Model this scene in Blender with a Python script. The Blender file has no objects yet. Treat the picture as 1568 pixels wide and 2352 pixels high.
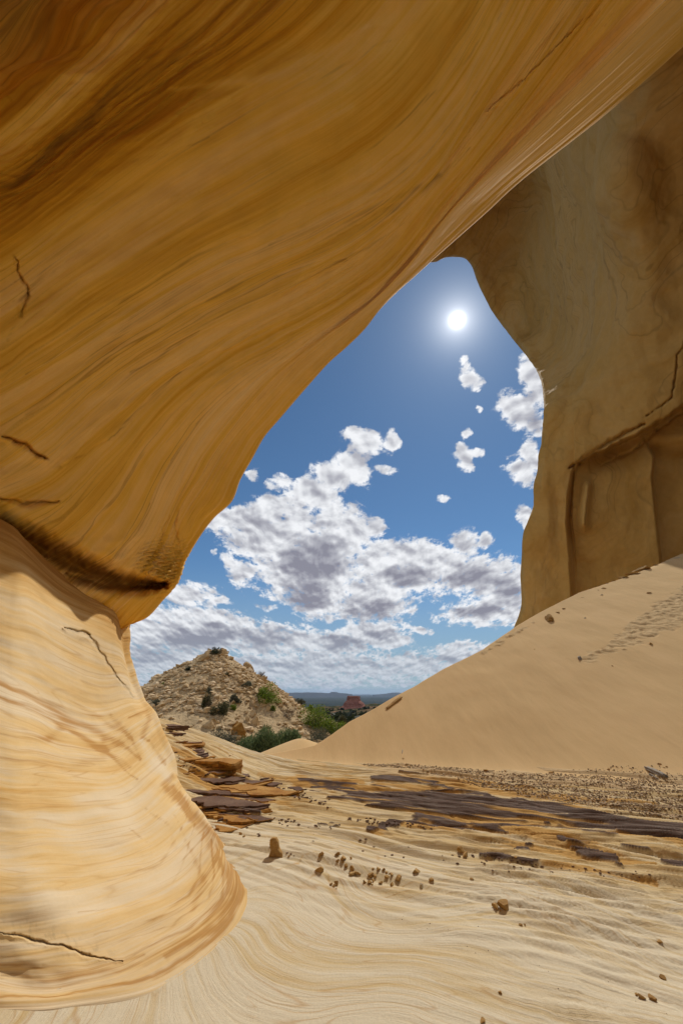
import bpy, bmesh, math, random
import numpy as np
from mathutils import Vector

R = math.radians
scene = bpy.context.scene
C = scene.collection

# ------------------------------------------------------------------ camera, world, sun, exposure
PITCH = 24.46
CAMZ = 1.5
cam_d = bpy.data.cameras.new('camera')
cam = bpy.data.objects.new('camera', cam_d)
C.objects.link(cam)
cam.location = (0, 0, CAMZ)
cam.rotation_euler = (R(90 + PITCH), 0, 0)
cam_d.sensor_fit = 'VERTICAL'
cam_d.sensor_height = 36
cam_d.sensor_width = 24
cam_d.lens = 14.0
cam_d.clip_start = 0.05
cam_d.clip_end = 60000
scene.camera = cam
scene.view_settings.view_transform = 'Standard'
scene.view_settings.look = 'None'
scene.view_settings.gamma = 1
scene.view_settings.exposure = 0.55
scene.cycles.use_denoising = True
scene.cycles.max_bounces = 8
scene.cycles.diffuse_bounces = 6
scene.cycles.glossy_bounces = 2
scene.cycles.transparent_max_bounces = 4
scene.cycles.sample_clamp_indirect = 6

SUN_EL, SUN_AZ = 48.0, 22.2
sd = bpy.data.lights.new('sun', 'SUN')
so = bpy.data.objects.new('sun', sd)
C.objects.link(so)
SV = Vector((math.sin(R(SUN_AZ)) * math.cos(R(SUN_EL)), math.cos(R(SUN_AZ)) * math.cos(R(SUN_EL)), math.sin(R(SUN_EL))))
so.rotation_euler = SV.to_track_quat('Z', 'Y').to_euler()
so.location = SV * 100
sd.energy = 2.3
sd.angle = R(0.53)
sd.color = (1.0, 0.94, 0.84)

TH = R(PITCH)
CT, ST = math.cos(TH), math.sin(TH)
F = 914.6
def ray(dx, dy):
    xc = (dx - 784) / F
    yc = (1176 - dy) / F
    return np.array([xc, CT - yc * ST, ST + yc * CT])
def P(dx, dy, t):
    r = ray(dx, dy) * t
    return (r[0], r[1], r[2] + CAMZ)
def G(dx, dy, z=0.0):
    r = ray(dx, dy)
    t = (z - CAMZ) / r[2]
    return P(dx, dy, t)
def proj(X, Y, Z):
    z = Z - CAMZ
    d = Y * CT + z * ST
    u = -Y * ST + z * CT
    d = np.where(d > 0.05, d, 0.05)
    return 784 + F * X / d, 1176 - F * u / d, d

# ---- node helper
class NT:
    def __init__(s, tree):
        s.t = tree
        s.t.nodes.clear()
    def n(s, kind, **kw):
        nd = s.t.nodes.new(kind)
        for k, v in kw.items():
            setattr(nd, k, v)
        return nd
    def l(s, a, b):
        s.t.links.new(a, b)
    def setin(s, sock, v):
        if hasattr(v, 'is_linked') or isinstance(v, bpy.types.NodeSocket):
            s.l(v, sock)
        else:
            sock.default_value = v
    def math(s, op, a, b=None, c=None, clamp=False):
        nd = s.n('ShaderNodeMath', operation=op, use_clamp=clamp)
        s.setin(nd.inputs[0], a)
        if b is not None: s.setin(nd.inputs[1], b)
        if c is not None: s.setin(nd.inputs[2], c)
        return nd.outputs[0]
    def vmath(s, op, a, b=None, out=0):
        nd = s.n('ShaderNodeVectorMath', operation=op)
        s.setin(nd.inputs[0], a)
        if b is not None: s.setin(nd.inputs[1], b)
        return nd.outputs[out]
    def comb(s, x, y, z=0.0):
        nd = s.n('ShaderNodeCombineXYZ')
        for i, v in enumerate((x, y, z)): s.setin(nd.inputs[i], v)
        return nd.outputs[0]
    def sep(s, v):
        nd = s.n('ShaderNodeSeparateXYZ')
        s.l(v, nd.inputs[0])
        return nd.outputs
    def noise(s, vec, scale=1.0, detail=4, rough=0.5, dist=0.0, col=False):
        nd = s.n('ShaderNodeTexNoise')
        s.l(vec, nd.inputs['Vector'])
        nd.inputs['Scale'].default_value = scale
        nd.inputs['Detail'].default_value = detail
        nd.inputs['Roughness'].default_value = rough
        nd.inputs['Distortion'].default_value = dist
        return nd.outputs['Color' if col else 'Fac']
    def ss(s, v, a, b, lo=0.0, hi=1.0):
        nd = s.n('ShaderNodeMapRange', interpolation_type='SMOOTHSTEP')
        s.setin(nd.inputs[0], v)
        for i, q in enumerate((a, b, lo, hi)): s.setin(nd.inputs[i + 1], q)
        return nd.outputs[0]
    def ramp(s, fac, stops, interp='LINEAR'):
        nd = s.n('ShaderNodeValToRGB')
        cr = nd.color_ramp
        cr.interpolation = interp
        while len(cr.elements) < len(stops): cr.elements.new(0.5)
        for e, (p, c) in zip(cr.elements, stops):
            e.position = p
            e.color = (*c, 1)
        s.l(fac, nd.inputs[0])
        return nd.outputs[0]
    def mix(s, fac, a, b, mode='MIX'):
        nd = s.n('ShaderNodeMix', data_type='RGBA', blend_type=mode)
        s.setin(nd.inputs[0], fac)
        for sock, v in ((nd.inputs[6], a), (nd.inputs[7], b)):
            if isinstance(v, tuple): sock.default_value = (*v, 1)
            else: s.l(v, sock)
        return nd.outputs[2]

# ---- world: Nishita sky with cumulus laid out by direction
world = bpy.data.worlds.new('World')
scene.world = world
world.use_nodes = True
w = NT(world.node_tree)
sky = w.n('ShaderNodeTexSky', sky_type='NISHITA', sun_disc=False)
sky.sun_elevation = R(SUN_EL)
sky.sun_rotation = R(SUN_AZ)
sky.altitude = 1800
sky.air_density = 1.0
sky.dust_density = 0.3
sky.ozone_density = 3.0
SKY_STR = 0.055
tc = w.n('ShaderNodeTexCoord')
dirn = w.vmath('NORMALIZE', tc.outputs['Generated'])
sx, sy, sz = w.sep(dirn)
ysafe = w.math('MAXIMUM', sy, 0.08)
a_ = w.math('DIVIDE', sx, ysafe)
b_ = w.math('DIVIDE', sz, ysafe)
ab = w.comb(a_, b_)
def ab_of(dx, dy):
    r = ray(dx, dy)
    return r[0] / r[1], r[2] / r[1]
CLOUDS = [
 # x, y, rx, ry, weight
 (520,1195,55,32,1),(575,1205,80,48,1),(650,1225,110,62,1),(700,1290,115,75,1.1),(735,1365,70,48,1),(640,1165,80,28,.9),
 (715,1135,60,38,1),(765,1095,50,36,1),(810,1070,48,34,1),(838,1022,36,34,1),(815,1000,26,18,.9),(780,1225,75,62,1),
 (893,1015,16,26,.85),(885,1085,20,9,.6),(860,1215,30,22,.8),
 (900,1300,110,58,1),(965,1290,80,46,1),(850,1370,95,50,1),(1050,1310,85,50,1),(1110,1330,60,46,1),(1060,1240,34,30,.9),
 (1120,1245,20,12,.8),(1165,1330,50,50,.9),(1115,1415,95,26,1),(1170,1380,50,34,.9),
 (1195,945,48,40,1),(1228,880,30,62,1),(1225,970,34,30,1),(1200,1085,34,30,1),(1225,1045,22,30,.9),(1212,1190,22,30,.95),
 (1072,860,18,30,.8),(1090,878,14,16,.7),(1060,1050,22,26,.9),(1098,1040,20,8,.6),(1072,1000,9,11,.7),(1105,938,7,8,.5),
 (640,1105,26,16,.8),(577,1093,12,14,.7),(560,1305,34,26,.85),(540,1285,28,12,.6),(505,1380,32,15,.9),(612,1395,18,9,.6),
 (1022,1140,14,7,.6),(490,1280,10,7,.6),(600,1150,20,10,.6),
 (420,1440,90,50,1),(345,1450,70,50,.8),(500,1455,100,42,1),(600,1470,80,30,.9),(430,1360,70,26,.8),(690,1475,70,28,.9),(745,1410,40,14,.6),
 (855,1455,70,28,1),(880,1475,60,18,.95),(780,1480,80,26,.9),(960,1445,28,9,.7),(1060,1500,90,22,.85),
 (700,1530,330,30,.85),(380,1520,120,40,.85),(1000,1535,160,22,.85),(600,1565,400,16,.6),
]
W1 = w.noise(ab, 5.5, 3, 0.5)
W2c = w.n('ShaderNodeTexNoise')
w.l(ab, W2c.inputs['Vector']); W2c.inputs['Scale'].default_value = 9; W2c.inputs['Detail'].default_value = 5
wob = w.vmath('SCALE', w.vmath('SUBTRACT', W2c.outputs['Color'], (0.5, 0.5, 0.5)))
wob.node.inputs['Scale'].default_value = 0.075
abw = w.vmath('ADD', ab, wob)
W3c = w.n('ShaderNodeTexNoise')
w.l(ab, W3c.inputs['Vector']); W3c.inputs['Scale'].default_value = 6; W3c.inputs['Detail'].default_value = 1
wob2 = w.vmath('SCALE', w.vmath('SUBTRACT', W3c.outputs['Color'], (0.5, 0.5, 0.5)))
wob2.node.inputs['Scale'].default_value = 0.06
acc = None
for (cx, cy, rx, ry, wt) in CLOUDS:
    A0 = ab_of(cx, cy); A1 = ab_of(cx + rx, cy); B1 = ab_of(cx, cy - ry)
    ra = abs(A1[0] - A0[0]); rb = abs(B1[1] - A0[1])
    skew = (A1[1] - A0[1]) / max(ra, 1e-6)
    v = w.vmath('SUBTRACT', abw, (A0[0], A0[1], 0))
    v = w.vmath('MULTIPLY', v, (1 / (ra * 1.25), 1 / (rb * 1.25), 0))
    d = w.vmath('DOT_PRODUCT', v, v, out=1)
    g = w.math('MULTIPLY_ADD', d, -wt, wt)            # wt*(1-d)
    acc = g if acc is None else w.math('SMOOTH_MAX', acc, g, 0.35)
acc = w.math('MAXIMUM', acc, -0.9)
nvec = w.comb(w.math('MULTIPLY', w.math('DIVIDE', a_, w.math('ADD', b_, .25)), .85), w.math('MULTIPLY', w.math('LOGARITHM', w.math('MAXIMUM', w.math('ADD', b_, .12), .02), math.e), .75))
nvw = w.vmath('ADD', nvec, wob2)
nf = w.noise(nvw, 15, 9, 0.62, 0.1)
nb = w.noise(nvec, 42, 7, 0.68, 0.1)
nsum = w.math('ADD', w.math('MULTIPLY', w.math('SUBTRACT', nf, 0.5), 2.7), w.math('MULTIPLY', w.math('SUBTRACT', nb, 0.5), 1.7))
dens = w.math('ADD', acc, nsum)
alpha = w.ss(dens, -0.05, 0.58)
# relief: the same noise a step towards the sun
sunab = w.comb(SV.x / SV.y, SV.z / SV.y)
todir = w.vmath('NORMALIZE', w.vmath('SUBTRACT', sunab, ab))
off = w.vmath('SCALE', todir); off.node.inputs['Scale'].default_value = 0.022
rel = w.math('MULTIPLY', w.math('SUBTRACT', w.noise(nvw, 13, 3, 0.5), w.noise(w.vmath('ADD', nvw, off), 13, 3, 0.5)), 2.2)
GREYS = [(722,1290,70,48,.95),(700,1365,52,36,.9),(930,1318,45,28,.6),(1076,1332,60,28,.75),(850,1402,62,26,.7),(1104,1408,60,13,.8),(1165,1357,34,28,.7),
         (455,1462,85,26,.9),(600,1470,70,20,.7),(792,1482,60,14,.75),(872,1460,38,12,.6),(1225,950,20,50,.5),(575,1205,60,28,.35),(700,1520,300,10,.4),(350,1500,70,24,.7),(1000,1510,120,8,.5)]
gk = None
for (cx, cy, rx, ry, wt) in GREYS:
    A0 = ab_of(cx, cy); A1 = ab_of(cx + rx, cy); B1 = ab_of(cx, cy - ry)
    ra = abs(A1[0] - A0[0]); rb = abs(B1[1] - A0[1])
    v = w.vmath('MULTIPLY', w.vmath('SUBTRACT', abw, (A0[0], A0[1], 0)), (1 / (ra * 1.35), 1 / (rb * 1.35), 0))
    d = w.vmath('DOT_PRODUCT', v, v, out=1)
    g = w.math('MULTIPLY', w.math('SUBTRACT', 1.0, d, clamp=True), wt * 1.05)
    gk = g if gk is None else w.math('SMOOTH_MAX', gk, g, 0.15)
body = w.math('SUBTRACT', w.noise(nvw, 10, 4, 0.5), 0.5)
bodyf = w.math('SUBTRACT', nf, 0.5)
shade = w.math('ADD', w.math('MULTIPLY', gk, .88), w.math('MULTIPLY', w.ss(acc, 0.15, 1.0), 0.26))
shade = w.math('ADD', shade, w.math('ADD', w.math('MULTIPLY', body, .45), w.math('MULTIPLY', bodyf, .10)))
shade = w.math('SUBTRACT', shade, rel, clamp=True)
ccol = w.ramp(shade, [(0.0, (0.62, 0.63, 0.65)), (0.25, (0.50, 0.51, 0.535)), (0.55, (0.33, 0.335, 0.37)), (1.0, (0.18, 0.18, 0.22))])
# low haze towards the horizon
haz = w.ss(b_, 0.0, 0.34, 0.72, 0.0)
skyc = w.vmath('MULTIPLY', sky.outputs[0], (0.70, 0.93, 1.0))
skyc = w.vmath('SCALE', skyc); skyc.node.inputs['Scale'].default_value = SKY_STR
skyc = w.mix(haz, skyc, (0.19, 0.25, 0.30))
cl2 = w.mix(w.ss(b_, 0.0, 0.2, 0.55, 0.0), ccol, (0.24, 0.29, 0.345))
full = w.mix(alpha, skyc, cl2)
# unseen bright cloud added behind the camera to fill the overhang with light
rearn = w.ss(w.noise(dirn, 2.6, 6, 0.6), 0.40, 0.55)
rear_fill = w.mix(rearn, skyc, (0.52, 0.53, 0.55))
full = w.mix(w.ss(sy, 0.10, 0.0), full, rear_fill)
# below the horizon
full = w.mix(w.ss(sz, -0.02, 0.0), (0.1, 0.11, 0.12), full)
# aureole and disc round the sun
cosd = w.vmath('DOT_PRODUCT', dirn, tuple(SV), out=1)
ang = w.math('MULTIPLY', w.math('ARCCOSINE', w.math('MINIMUM', cosd, 1.0)), 180 / math.pi)
g1 = w.math('EXPONENT', w.math('MULTIPLY', ang, -1 / 0.22))
g2 = w.math('EXPONENT', w.math('MULTIPLY', ang, -1 / 1.7))
g3 = w.math('EXPONENT', w.math('MULTIPLY', ang, -1 / 7.0))
glow = w.math('ADD', w.math('ADD', w.math('MULTIPLY', g1, 18.0), w.math('MULTIPLY', g2, 0.75)), w.math('MULTIPLY', g3, 0.09))
glc = w.vmath('SCALE', w.comb(1.0, 0.99, 0.97)); w.l(glow, glc.node.inputs['Scale'])
tot = w.vmath('ADD', full, glc)
bg = w.n('ShaderNodeBackground')
w.l(tot, bg.inputs[0])
bg.inputs[1].default_value = 1.0
wo = w.n('ShaderNodeOutputWorld')
w.l(bg.outputs[0], wo.inputs[0])

# ------------------------------------------------------------------ numeric helpers
rs = np.random.RandomState(7)
PERM = rs.permutation(512).astype(np.int32)
GR = rs.normal(size=(512, 3)); GR /= np.linalg.norm(GR, axis=1)[:, None]
GRX, GRY, GRZ = (np.ascontiguousarray(GR[:, k]).astype(np.float32) for k in range(3))
def perlin(x, y, z=0.0):
    x, y, z = np.broadcast_arrays(np.asarray(x, np.float32), np.asarray(y, np.float32), np.asarray(z, np.float32))
    xi, yi, zi = np.floor(x).astype(np.int32), np.floor(y).astype(np.int32), np.floor(z).astype(np.int32)
    xf, yf, zf = x - xi, y - yi, z - zi
    u, v, t = (q * q * q * (q * (q * 6 - 15) + 10) for q in (xf, yf, zf))
    res = 0
    for a in (0, 1):
        h0 = PERM[(xi + a) & 511]
        for b in (0, 1):
            h1 = PERM[(h0 + yi + b) & 511]
            wab = (u if a else 1 - u) * (v if b else 1 - v)
            for c in (0, 1):
                h = PERM[(h1 + zi + c) & 511]
                dd = GRX[h] * (xf - a) + GRY[h] * (yf - b) + GRZ[h] * (zf - c)
                res = res + dd * wab * (t if c else 1 - t)
    return res * 1.6
def fbm(x, y, z=0.0, o=4, g=0.5, l=2.03):
    s, a = 0, 1.0
    x, y, z = np.asarray(x, float), np.asarray(y, float), np.asarray(z, float)
    for i in range(o):
        s = s + a * perlin(x + 17.3 * i, y - 9.1 * i, z + 3.7 * i)
        x, y, z, a = x * l, y * l, z * l, a * g
    return s
def sm(t):
    t = np.clip(t, 0, 1)
    return t * t * (3 - 2 * t)
def polydist(px, py, pts):
    """distance to a polyline and the parameter 0..1 along it"""
    best = np.full(np.shape(px), 1e9); par = np.zeros(np.shape(px)); side = np.zeros(np.shape(px))
    n = len(pts) - 1
    for i in range(n):
        (x0, y0), (x1, y1) = pts[i][:2], pts[i + 1][:2]
        ex, ey = x1 - x0, y1 - y0
        L2 = ex * ex + ey * ey
        t = np.clip(((px - x0) * ex + (py - y0) * ey) / L2, 0, 1)
        dx, dy = px - x0 - t * ex, py - y0 - t * ey
        d = np.hypot(dx, dy)
        m = d < best
        best = np.where(m, d, best); par = np.where(m, (i + t) / n, par)
        side = np.where(m, np.sign(ex * dy - ey * dx), side)
    return best, par, side
def catmull(pts, K, arclen=True):
    """resample a list of points (any dimension) to K points along a Catmull-Rom curve"""
    p = np.array(pts, float)
    pp = np.vstack([2 * p[0] - p[1], p, 2 * p[-1] - p[-2]])
    out = []
    for i in range(len(p) - 1):
        p0, p1, p2, p3 = pp[i:i + 4]
        for t in np.linspace(0, 1, 24, endpoint=False):
            out.append(0.5 * ((2 * p1) + (-p0 + p2) * t + (2 * p0 - 5 * p1 + 4 * p2 - p3) * t * t + (-p0 + 3 * p1 - 3 * p2 + p3) * t ** 3))
    out.append(p[-1])
    out = np.array(out)
    if not arclen:
        idx = np.linspace(0, len(out) - 1, K)
    else:
        s = np.concatenate([[0], np.cumsum(np.linalg.norm(np.diff(out[:, :2], axis=0), axis=1))])
        idx = np.interp(np.linspace(0, s[-1], K), s, np.arange(len(out)))
    return np.stack([np.interp(idx, np.arange(len(out)), out[:, k]) for k in range(out.shape[1])], 1)
def refine(A, n, axis):
    """Catmull-Rom resampling of a control grid along one axis to n samples (uniform parameter)"""
    A = np.moveaxis(A, axis, 0)
    m = A.shape[0]
    t = np.linspace(0, m - 1, n)
    i = np.clip(np.floor(t).astype(int), 0, m - 2)
    f = (t - i)[:, None, None]
    g = lambda k: A[np.clip(k, 0, m - 1)]
    p0 = np.where((i == 0)[:, None, None], 2 * g(i) - g(i + 1), g(i - 1))
    p3 = np.where((i == m - 2)[:, None, None], 2 * g(i + 1) - g(i), g(i + 2))
    p1, p2 = g(i), g(i + 1)
    B = 0.5 * (2 * p1 + (p2 - p0) * f + (2 * p0 - 5 * p1 + 4 * p2 - p3) * f ** 2 + (3 * p1 - p0 - 3 * p2 + p3) * f ** 3)
    return np.moveaxis(B, 0, axis)
def grid_normals(X):
    du = np.gradient(X, axis=1); dv = np.gradient(X, axis=0)
    n = np.cross(du, dv)
    return n / (np.linalg.norm(n, axis=2, keepdims=True) + 1e-12)

def new_mesh(name, verts, faces_flat, loop_tot, mat, smooth=True, parent=None):
    me = bpy.data.meshes.new(name)
    verts = np.asarray(verts, np.float32).reshape(-1, 3)
    ff = np.asarray(faces_flat, np.int32)
    lt = np.asarray(loop_tot, np.int32)
    me.vertices.add(len(verts)); me.vertices.foreach_set('co', verts.ravel())
    me.loops.add(len(ff)); me.loops.foreach_set('vertex_index', ff)
    me.polygons.add(len(lt))
    me.polygons.foreach_set('loop_start', np.concatenate([[0], np.cumsum(lt)[:-1]]).astype(np.int32))
    me.update(calc_edges=True)
    me.polygons.foreach_set('use_smooth', np.full(len(lt), smooth))
    me.validate()
    if mat: me.materials.append(mat)
    o = bpy.data.objects.new(name, me)
    C.objects.link(o)
    if parent is not None: o.parent = parent
    return o
def grid_mesh(name, X, mat, UV=None, attrs=None, flip=False):
    nr, nc = X.shape[:2]
    idx = np.arange(nr * nc).reshape(nr, nc)
    q = np.stack([idx[:-1, :-1], idx[:-1, 1:], idx[1:, 1:], idx[1:, :-1]], -1).reshape(-1, 4)
    if flip: q = q[:, ::-1]
    o = new_mesh(name, X.reshape(-1, 3), q.ravel(), np.full(len(q), 4), mat)
    me = o.data
    if UV is not None:
        a = me.attributes.new('flow', 'FLOAT_VECTOR', 'POINT')
        b = np.zeros((nr * nc, 3), np.float32); b[:, :UV.shape[2]] = UV.reshape(nr * nc, -1)
        a.data.foreach_set('vector', b.ravel())
    for k, v in (attrs or {}).items():
        a = me.attributes.new(k, 'FLOAT', 'POINT')
        a.data.foreach_set('value', np.asarray(v, np.float32).ravel())
    return o
def tag(o, label=None, cat=None, group=None, kind=None):
    if label: o['label'] = label
    if cat: o['category'] = cat
    if group: o['group'] = group
    if kind: o['kind'] = kind
    elif cat: o['kind'] = 'thing'
    return o
def empty(name, loc, rz=0.0):
    o = bpy.data.objects.new(name, None)
    C.objects.link(o)
    o.location = loc; o.rotation_euler = (0, 0, rz)
    o.empty_display_size = 0.1
    return o

# ------------------------------------------------------------------ materials
def mat_new(name):
    m = bpy.data.materials.new(name)
    m.use_nodes = True
    return m, NT(m.node_tree)
def finish(t, col, rough=0.85, bump=None, bstr=0.3, bdist=0.02, spec=0.15):
    b = t.n('ShaderNodeBsdfPrincipled')
    t.setin(b.inputs['Base Color'], col if not isinstance(col, tuple) else (*col, 1))
    t.setin(b.inputs['Roughness'], rough)
    b.inputs['Specular IOR Level'].default_value = spec
    if bump is not None:
        bn = t.n('ShaderNodeBump')
        bn.inputs['Strength'].default_value = bstr
        bn.inputs['Distance'].default_value = bdist
        t.l(bump, bn.inputs['Height'])
        t.l(bn.outputs[0], b.inputs['Normal'])
    o = t.n('ShaderNodeOutputMaterial')
    t.l(b.outputs[0], o.inputs[0])
def attr(t, name, out='Fac'):
    a = t.n('ShaderNodeAttribute', attribute_name=name)
    return a.outputs[out]

def sandstone(name, stops, us=0.12, vs=1.0, fu=0.25, fv=8.0, fine=0.4, bstr=0.35, bdist=0.03, stain_shade=(0.23, 0.10, 0.012), grain=0.07, warp=0.4, wsc=.55, lin=.5, con=2.1):
    m, t = mat_new(name)
    fl = attr(t, 'flow', 'Vector')
    geo = t.n('ShaderNodeNewGeometry')
    pos = geo.outputs['Position']
    wv = t.vmath('SCALE', t.vmath('SUBTRACT', t.noise(pos, wsc, 3, 0.5, 0, True), (0.5, 0.5, 0.5)))
    wv.node.inputs['Scale'].default_value = warp
    f2 = t.vmath('ADD', fl, wv)
    broad = t.noise(t.vmath('MULTIPLY', f2, (us, vs, 1)), 1.0, 5, 0.6, 0.2)
    fin = t.noise(t.vmath('MULTIPLY', f2, (fu, fv, 1)), 1.0, 7, 0.68, 0.3)
    fin2 = t.noise(t.vmath('MULTIPLY', fl, (fu * 3, fv * 5, 1)), 1.0, 4, 0.6, 0.2)
    gr = t.noise(pos, 45, 6, 0.75)
    fac = t.math('ADD', t.math('MULTIPLY', broad, 1 - fine), t.math('MULTIPLY', fin, fine))
    fac = t.math('MULTIPLY_ADD', t.math('SUBTRACT', fac, 0.5), con, 0.5)
    fac = t.math('ADD', fac, t.math('MULTIPLY', t.math('MULTIPLY', t.math('SUBTRACT', fin2, 0.5), t.ss(broad, .45, .6)), 0.18))
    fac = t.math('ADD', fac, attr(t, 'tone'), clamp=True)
    col = t.ramp(fac, stops)
    ln = t.noise(t.vmath('MULTIPLY', f2, (us * .6, vs * 1.5, 1)), 1.0, 2, 0.5, 0.0)
    lm = t.noise(t.vmath('MULTIPLY', f2, (us * 3, vs * .8, 1)), 1.0, 3, 0.5)
    lines = None
    for c_, w_ in ((.40, .004), (.455, .006), (.50, .003), (.53, .007), (.585, .004), (.63, .006)):
        q_ = t.math('SUBTRACT', 1.0, t.ss(t.math('ABSOLUTE', t.math('SUBTRACT', ln, c_)), 0.0, w_))
        lines = q_ if lines is None else t.math('MAXIMUM', lines, q_)
    lines = t.math('MULTIPLY', lines, t.ss(t.math('ADD', lm, t.math('MULTIPLY', t.math('SUBTRACT', gr, .5), .3)), .42, .62))
    col = t.mix(t.math('MULTIPLY', lines, lin), col, stain_shade)
    stm = t.ss(t.math('ADD', t.math('MULTIPLY', attr(t, 'stain_shade'), 0.95), t.math('ADD', t.math('MULTIPLY', t.math('SUBTRACT', fin, 0.5), 1.1), t.math('MULTIPLY', t.math('SUBTRACT', fin2, 0.5), 1.5))), 0.15, 1.05)
    stm = t.math('MULTIPLY', stm, t.ss(attr(t, 'stain_shade'), 0.0, 0.2), clamp=True)
    col = t.mix(t.math('MULTIPLY', stm, .85), col, stain_shade)
    col = t.mix(t.math('MULTIPLY', attr(t, 'dark'), .8), col, (.07, .05, .03))
    gv = t.math('MULTIPLY_ADD', t.math('SUBTRACT', gr, 0.5), grain * 2.2, 1.0)
    blot = t.math('MULTIPLY_ADD', t.math('SUBTRACT', t.noise(pos, 1.7, 5, 0.6), 0.5), 0.24, 1.0)
    col = t.mix(1.0, col, t.comb(t.math('MULTIPLY', gv, blot), t.math('MULTIPLY', gv, blot), t.math('MULTIPLY', gv, blot)), 'MULTIPLY')
    h = t.math('ADD', t.math('MULTIPLY', fin, 1.0), t.math('ADD', t.math('MULTIPLY', fin2, 0.12), t.math('MULTIPLY', gr, 0.10)))
    finish(t, col, 0.9, h, bstr, bdist)
    return m

M = {}
M['ceiling'] = sandstone('ceiling_sandstone', [(0.0, (0.40, 0.165, 0.008)), (0.22, (0.62, 0.31, 0.022)), (0.45, (0.78, 0.46, 0.075)), (0.7, (0.84, 0.54, 0.18)), (1.0, (0.86, 0.60, 0.27))],
                         us=0.016, vs=0.6, fu=0.035, fv=3.6, fine=0.38, bstr=0.5, bdist=0.04, warp=0.16, wsc=.3, lin=.45, con=3.3)
M['wall'] = sandstone('wall_sandstone', [(0.0, (0.40, 0.20, 0.045)), (0.22, (0.56, 0.34, 0.11)), (0.42, (0.66, 0.47, 0.22)), (0.62, (0.66, 0.53, 0.34)), (1.0, (0.70, 0.605, 0.45))],
                      us=0.07, vs=1.0, fu=0.14, fv=5.5, fine=0.40, bstr=0.18, bdist=0.012, stain_shade=(0.40, 0.20, 0.045), warp=0.08, lin=.35, con=2.5)
M['far'] = sandstone('cliff_sandstone', [(0.0, (0.26, 0.12, 0.018)), (0.3, (0.43, 0.235, 0.055)), (0.55, (0.52, 0.305, 0.09)), (1.0, (0.58, 0.37, 0.15))],
                     us=0.012, vs=0.10, fu=0.02, fv=0.55, fine=0.5, bstr=0.5, bdist=0.35, stain_shade=(0.06, 0.032, 0.012), grain=0.05, warp=1.2, lin=.3, con=2.2, wsc=.08)

# ------------------------------------------------------------------ the great overhang (ceiling of the arch)
def px_rows(rows, K):
    """rows of (dx, dy, depth) along the beds -> K world points each, plus the pixel-space data"""
    out = []
    for r in rows:
        c = catmull(r, K)
        out.append(np.array([P(*q) for q in c]))
    return np.array(out)
RIM = [(284,1440,8.9),(300,1424,9.0),(345,1415,9.3),(365,1385,9.6),(402,1348,9.8),(412,1318,10),(425,1290,10.2),(447,1250,10.4),(470,1210,10.6),(503,1175,10.8),(541,1136,11),(546,1106,11.2),(580,1045,11.5),(600,1008,11.6),(640,960,11.8),(700,890,12),(760,825,12.1),(820,772,12.2),(880,700,12.3),(940,645,12.4),(1000,590,12.4),(1045,550,12.2),(1120,483,11.8),(1200,410,11.3),(1390,260,10.2),(1568,103,9.3),(1800,-110,8.5)]
STREAM = [
 [(264,1399,8.3),(330,1350,9.0),(376,1290,9.5),(400,1240,9.8),(432,1180,10),(482,1110,10.4),(545,1015,10.9),(650,890,11.3),(805,728,11.7),(950,588,11.7),(1080,465,11.5),(1250,305,10.8),(1440,130,9.8),(1700,-120,8.8)],
 [(200,1376,7.4),(285,1310,8.2),(345,1235,8.8),(400,1140,9.3),(480,1020,9.9),(600,880,10.5),(780,690,10.9),(1000,470,10.9),(1200,240,10.3),(1400,0,9.4),(1600,-250,8.6)],
 [(100,1302,6.4),(180,1240,7.0),(270,1140,7.8),(380,1010,8.6),(540,860,9.4),(740,640,10.0),(960,400,10.0),(1160,140,9.4),(1350,-120,8.6),(1500,-400,8)],
 [(0,1190,5.5),(80,1130,6.1),(200,1030,6.9),(360,880,7.8),(560,690,8.6),(760,470,9.0),(960,220,8.8),(1130,-60,8.3),(1260,-350,7.9)],
 [(-120,1080,4.8),(0,970,5.4),(150,850,6.2),(340,700,7.0),(560,490,7.7),(760,250,8.0),(940,0,7.9),(1060,-260,7.7),(1150,-600,7.6)],
 [(-260,900,4.2),(-100,760,4.8),(80,600,5.6),(300,420,6.4),(520,220,6.9),(700,0,7.1),(840,-250,7.1),(940,-550,7.2)],
 [(-450,640,3.8),(-250,500,4.3),(0,320,5.1),(220,150,5.8),(420,-40,6.3),(580,-280,6.6),(700,-600,6.8)],
 [(-700,250,3.4),(-480,120,3.9),(-200,-60,4.7),(40,-250,5.4),(240,-480,5.9),(420,-800,6.3)],
]
OLD = np.array([q for r in ([RIM] + STREAM) for q in r], float)
def tps_fit(pts):
    n = len(pts)
    xy = pts[:, :2] / 500.0
    r2 = ((xy[:, None] - xy[None]) ** 2).sum(-1)
    K_ = .5 * r2 * np.log(r2 + 1e-9) + .03 * np.eye(n)
    Pm = np.hstack([np.ones((n, 1)), xy])
    A = np.block([[K_, Pm], [Pm.T, np.zeros((3, 3))]])
    wts = np.linalg.lstsq(A, np.concatenate([np.log(pts[:, 2]), np.zeros(3)]), rcond=None)[0]
    def f(x, y):
        q = np.stack([np.asarray(x, float), np.asarray(y, float)], -1) / 500.0
        r = ((q[..., None, :] - xy) ** 2).sum(-1)
        v = (.5 * r * np.log(r + 1e-9)) @ wts[:n] + wts[n] + q[..., 0] * wts[n + 1] + q[..., 1] * wts[n + 2]
        return np.clip(np.exp(v), 3.0, 13.0)
    return f
DEPF = tps_fit(OLD)
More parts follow.
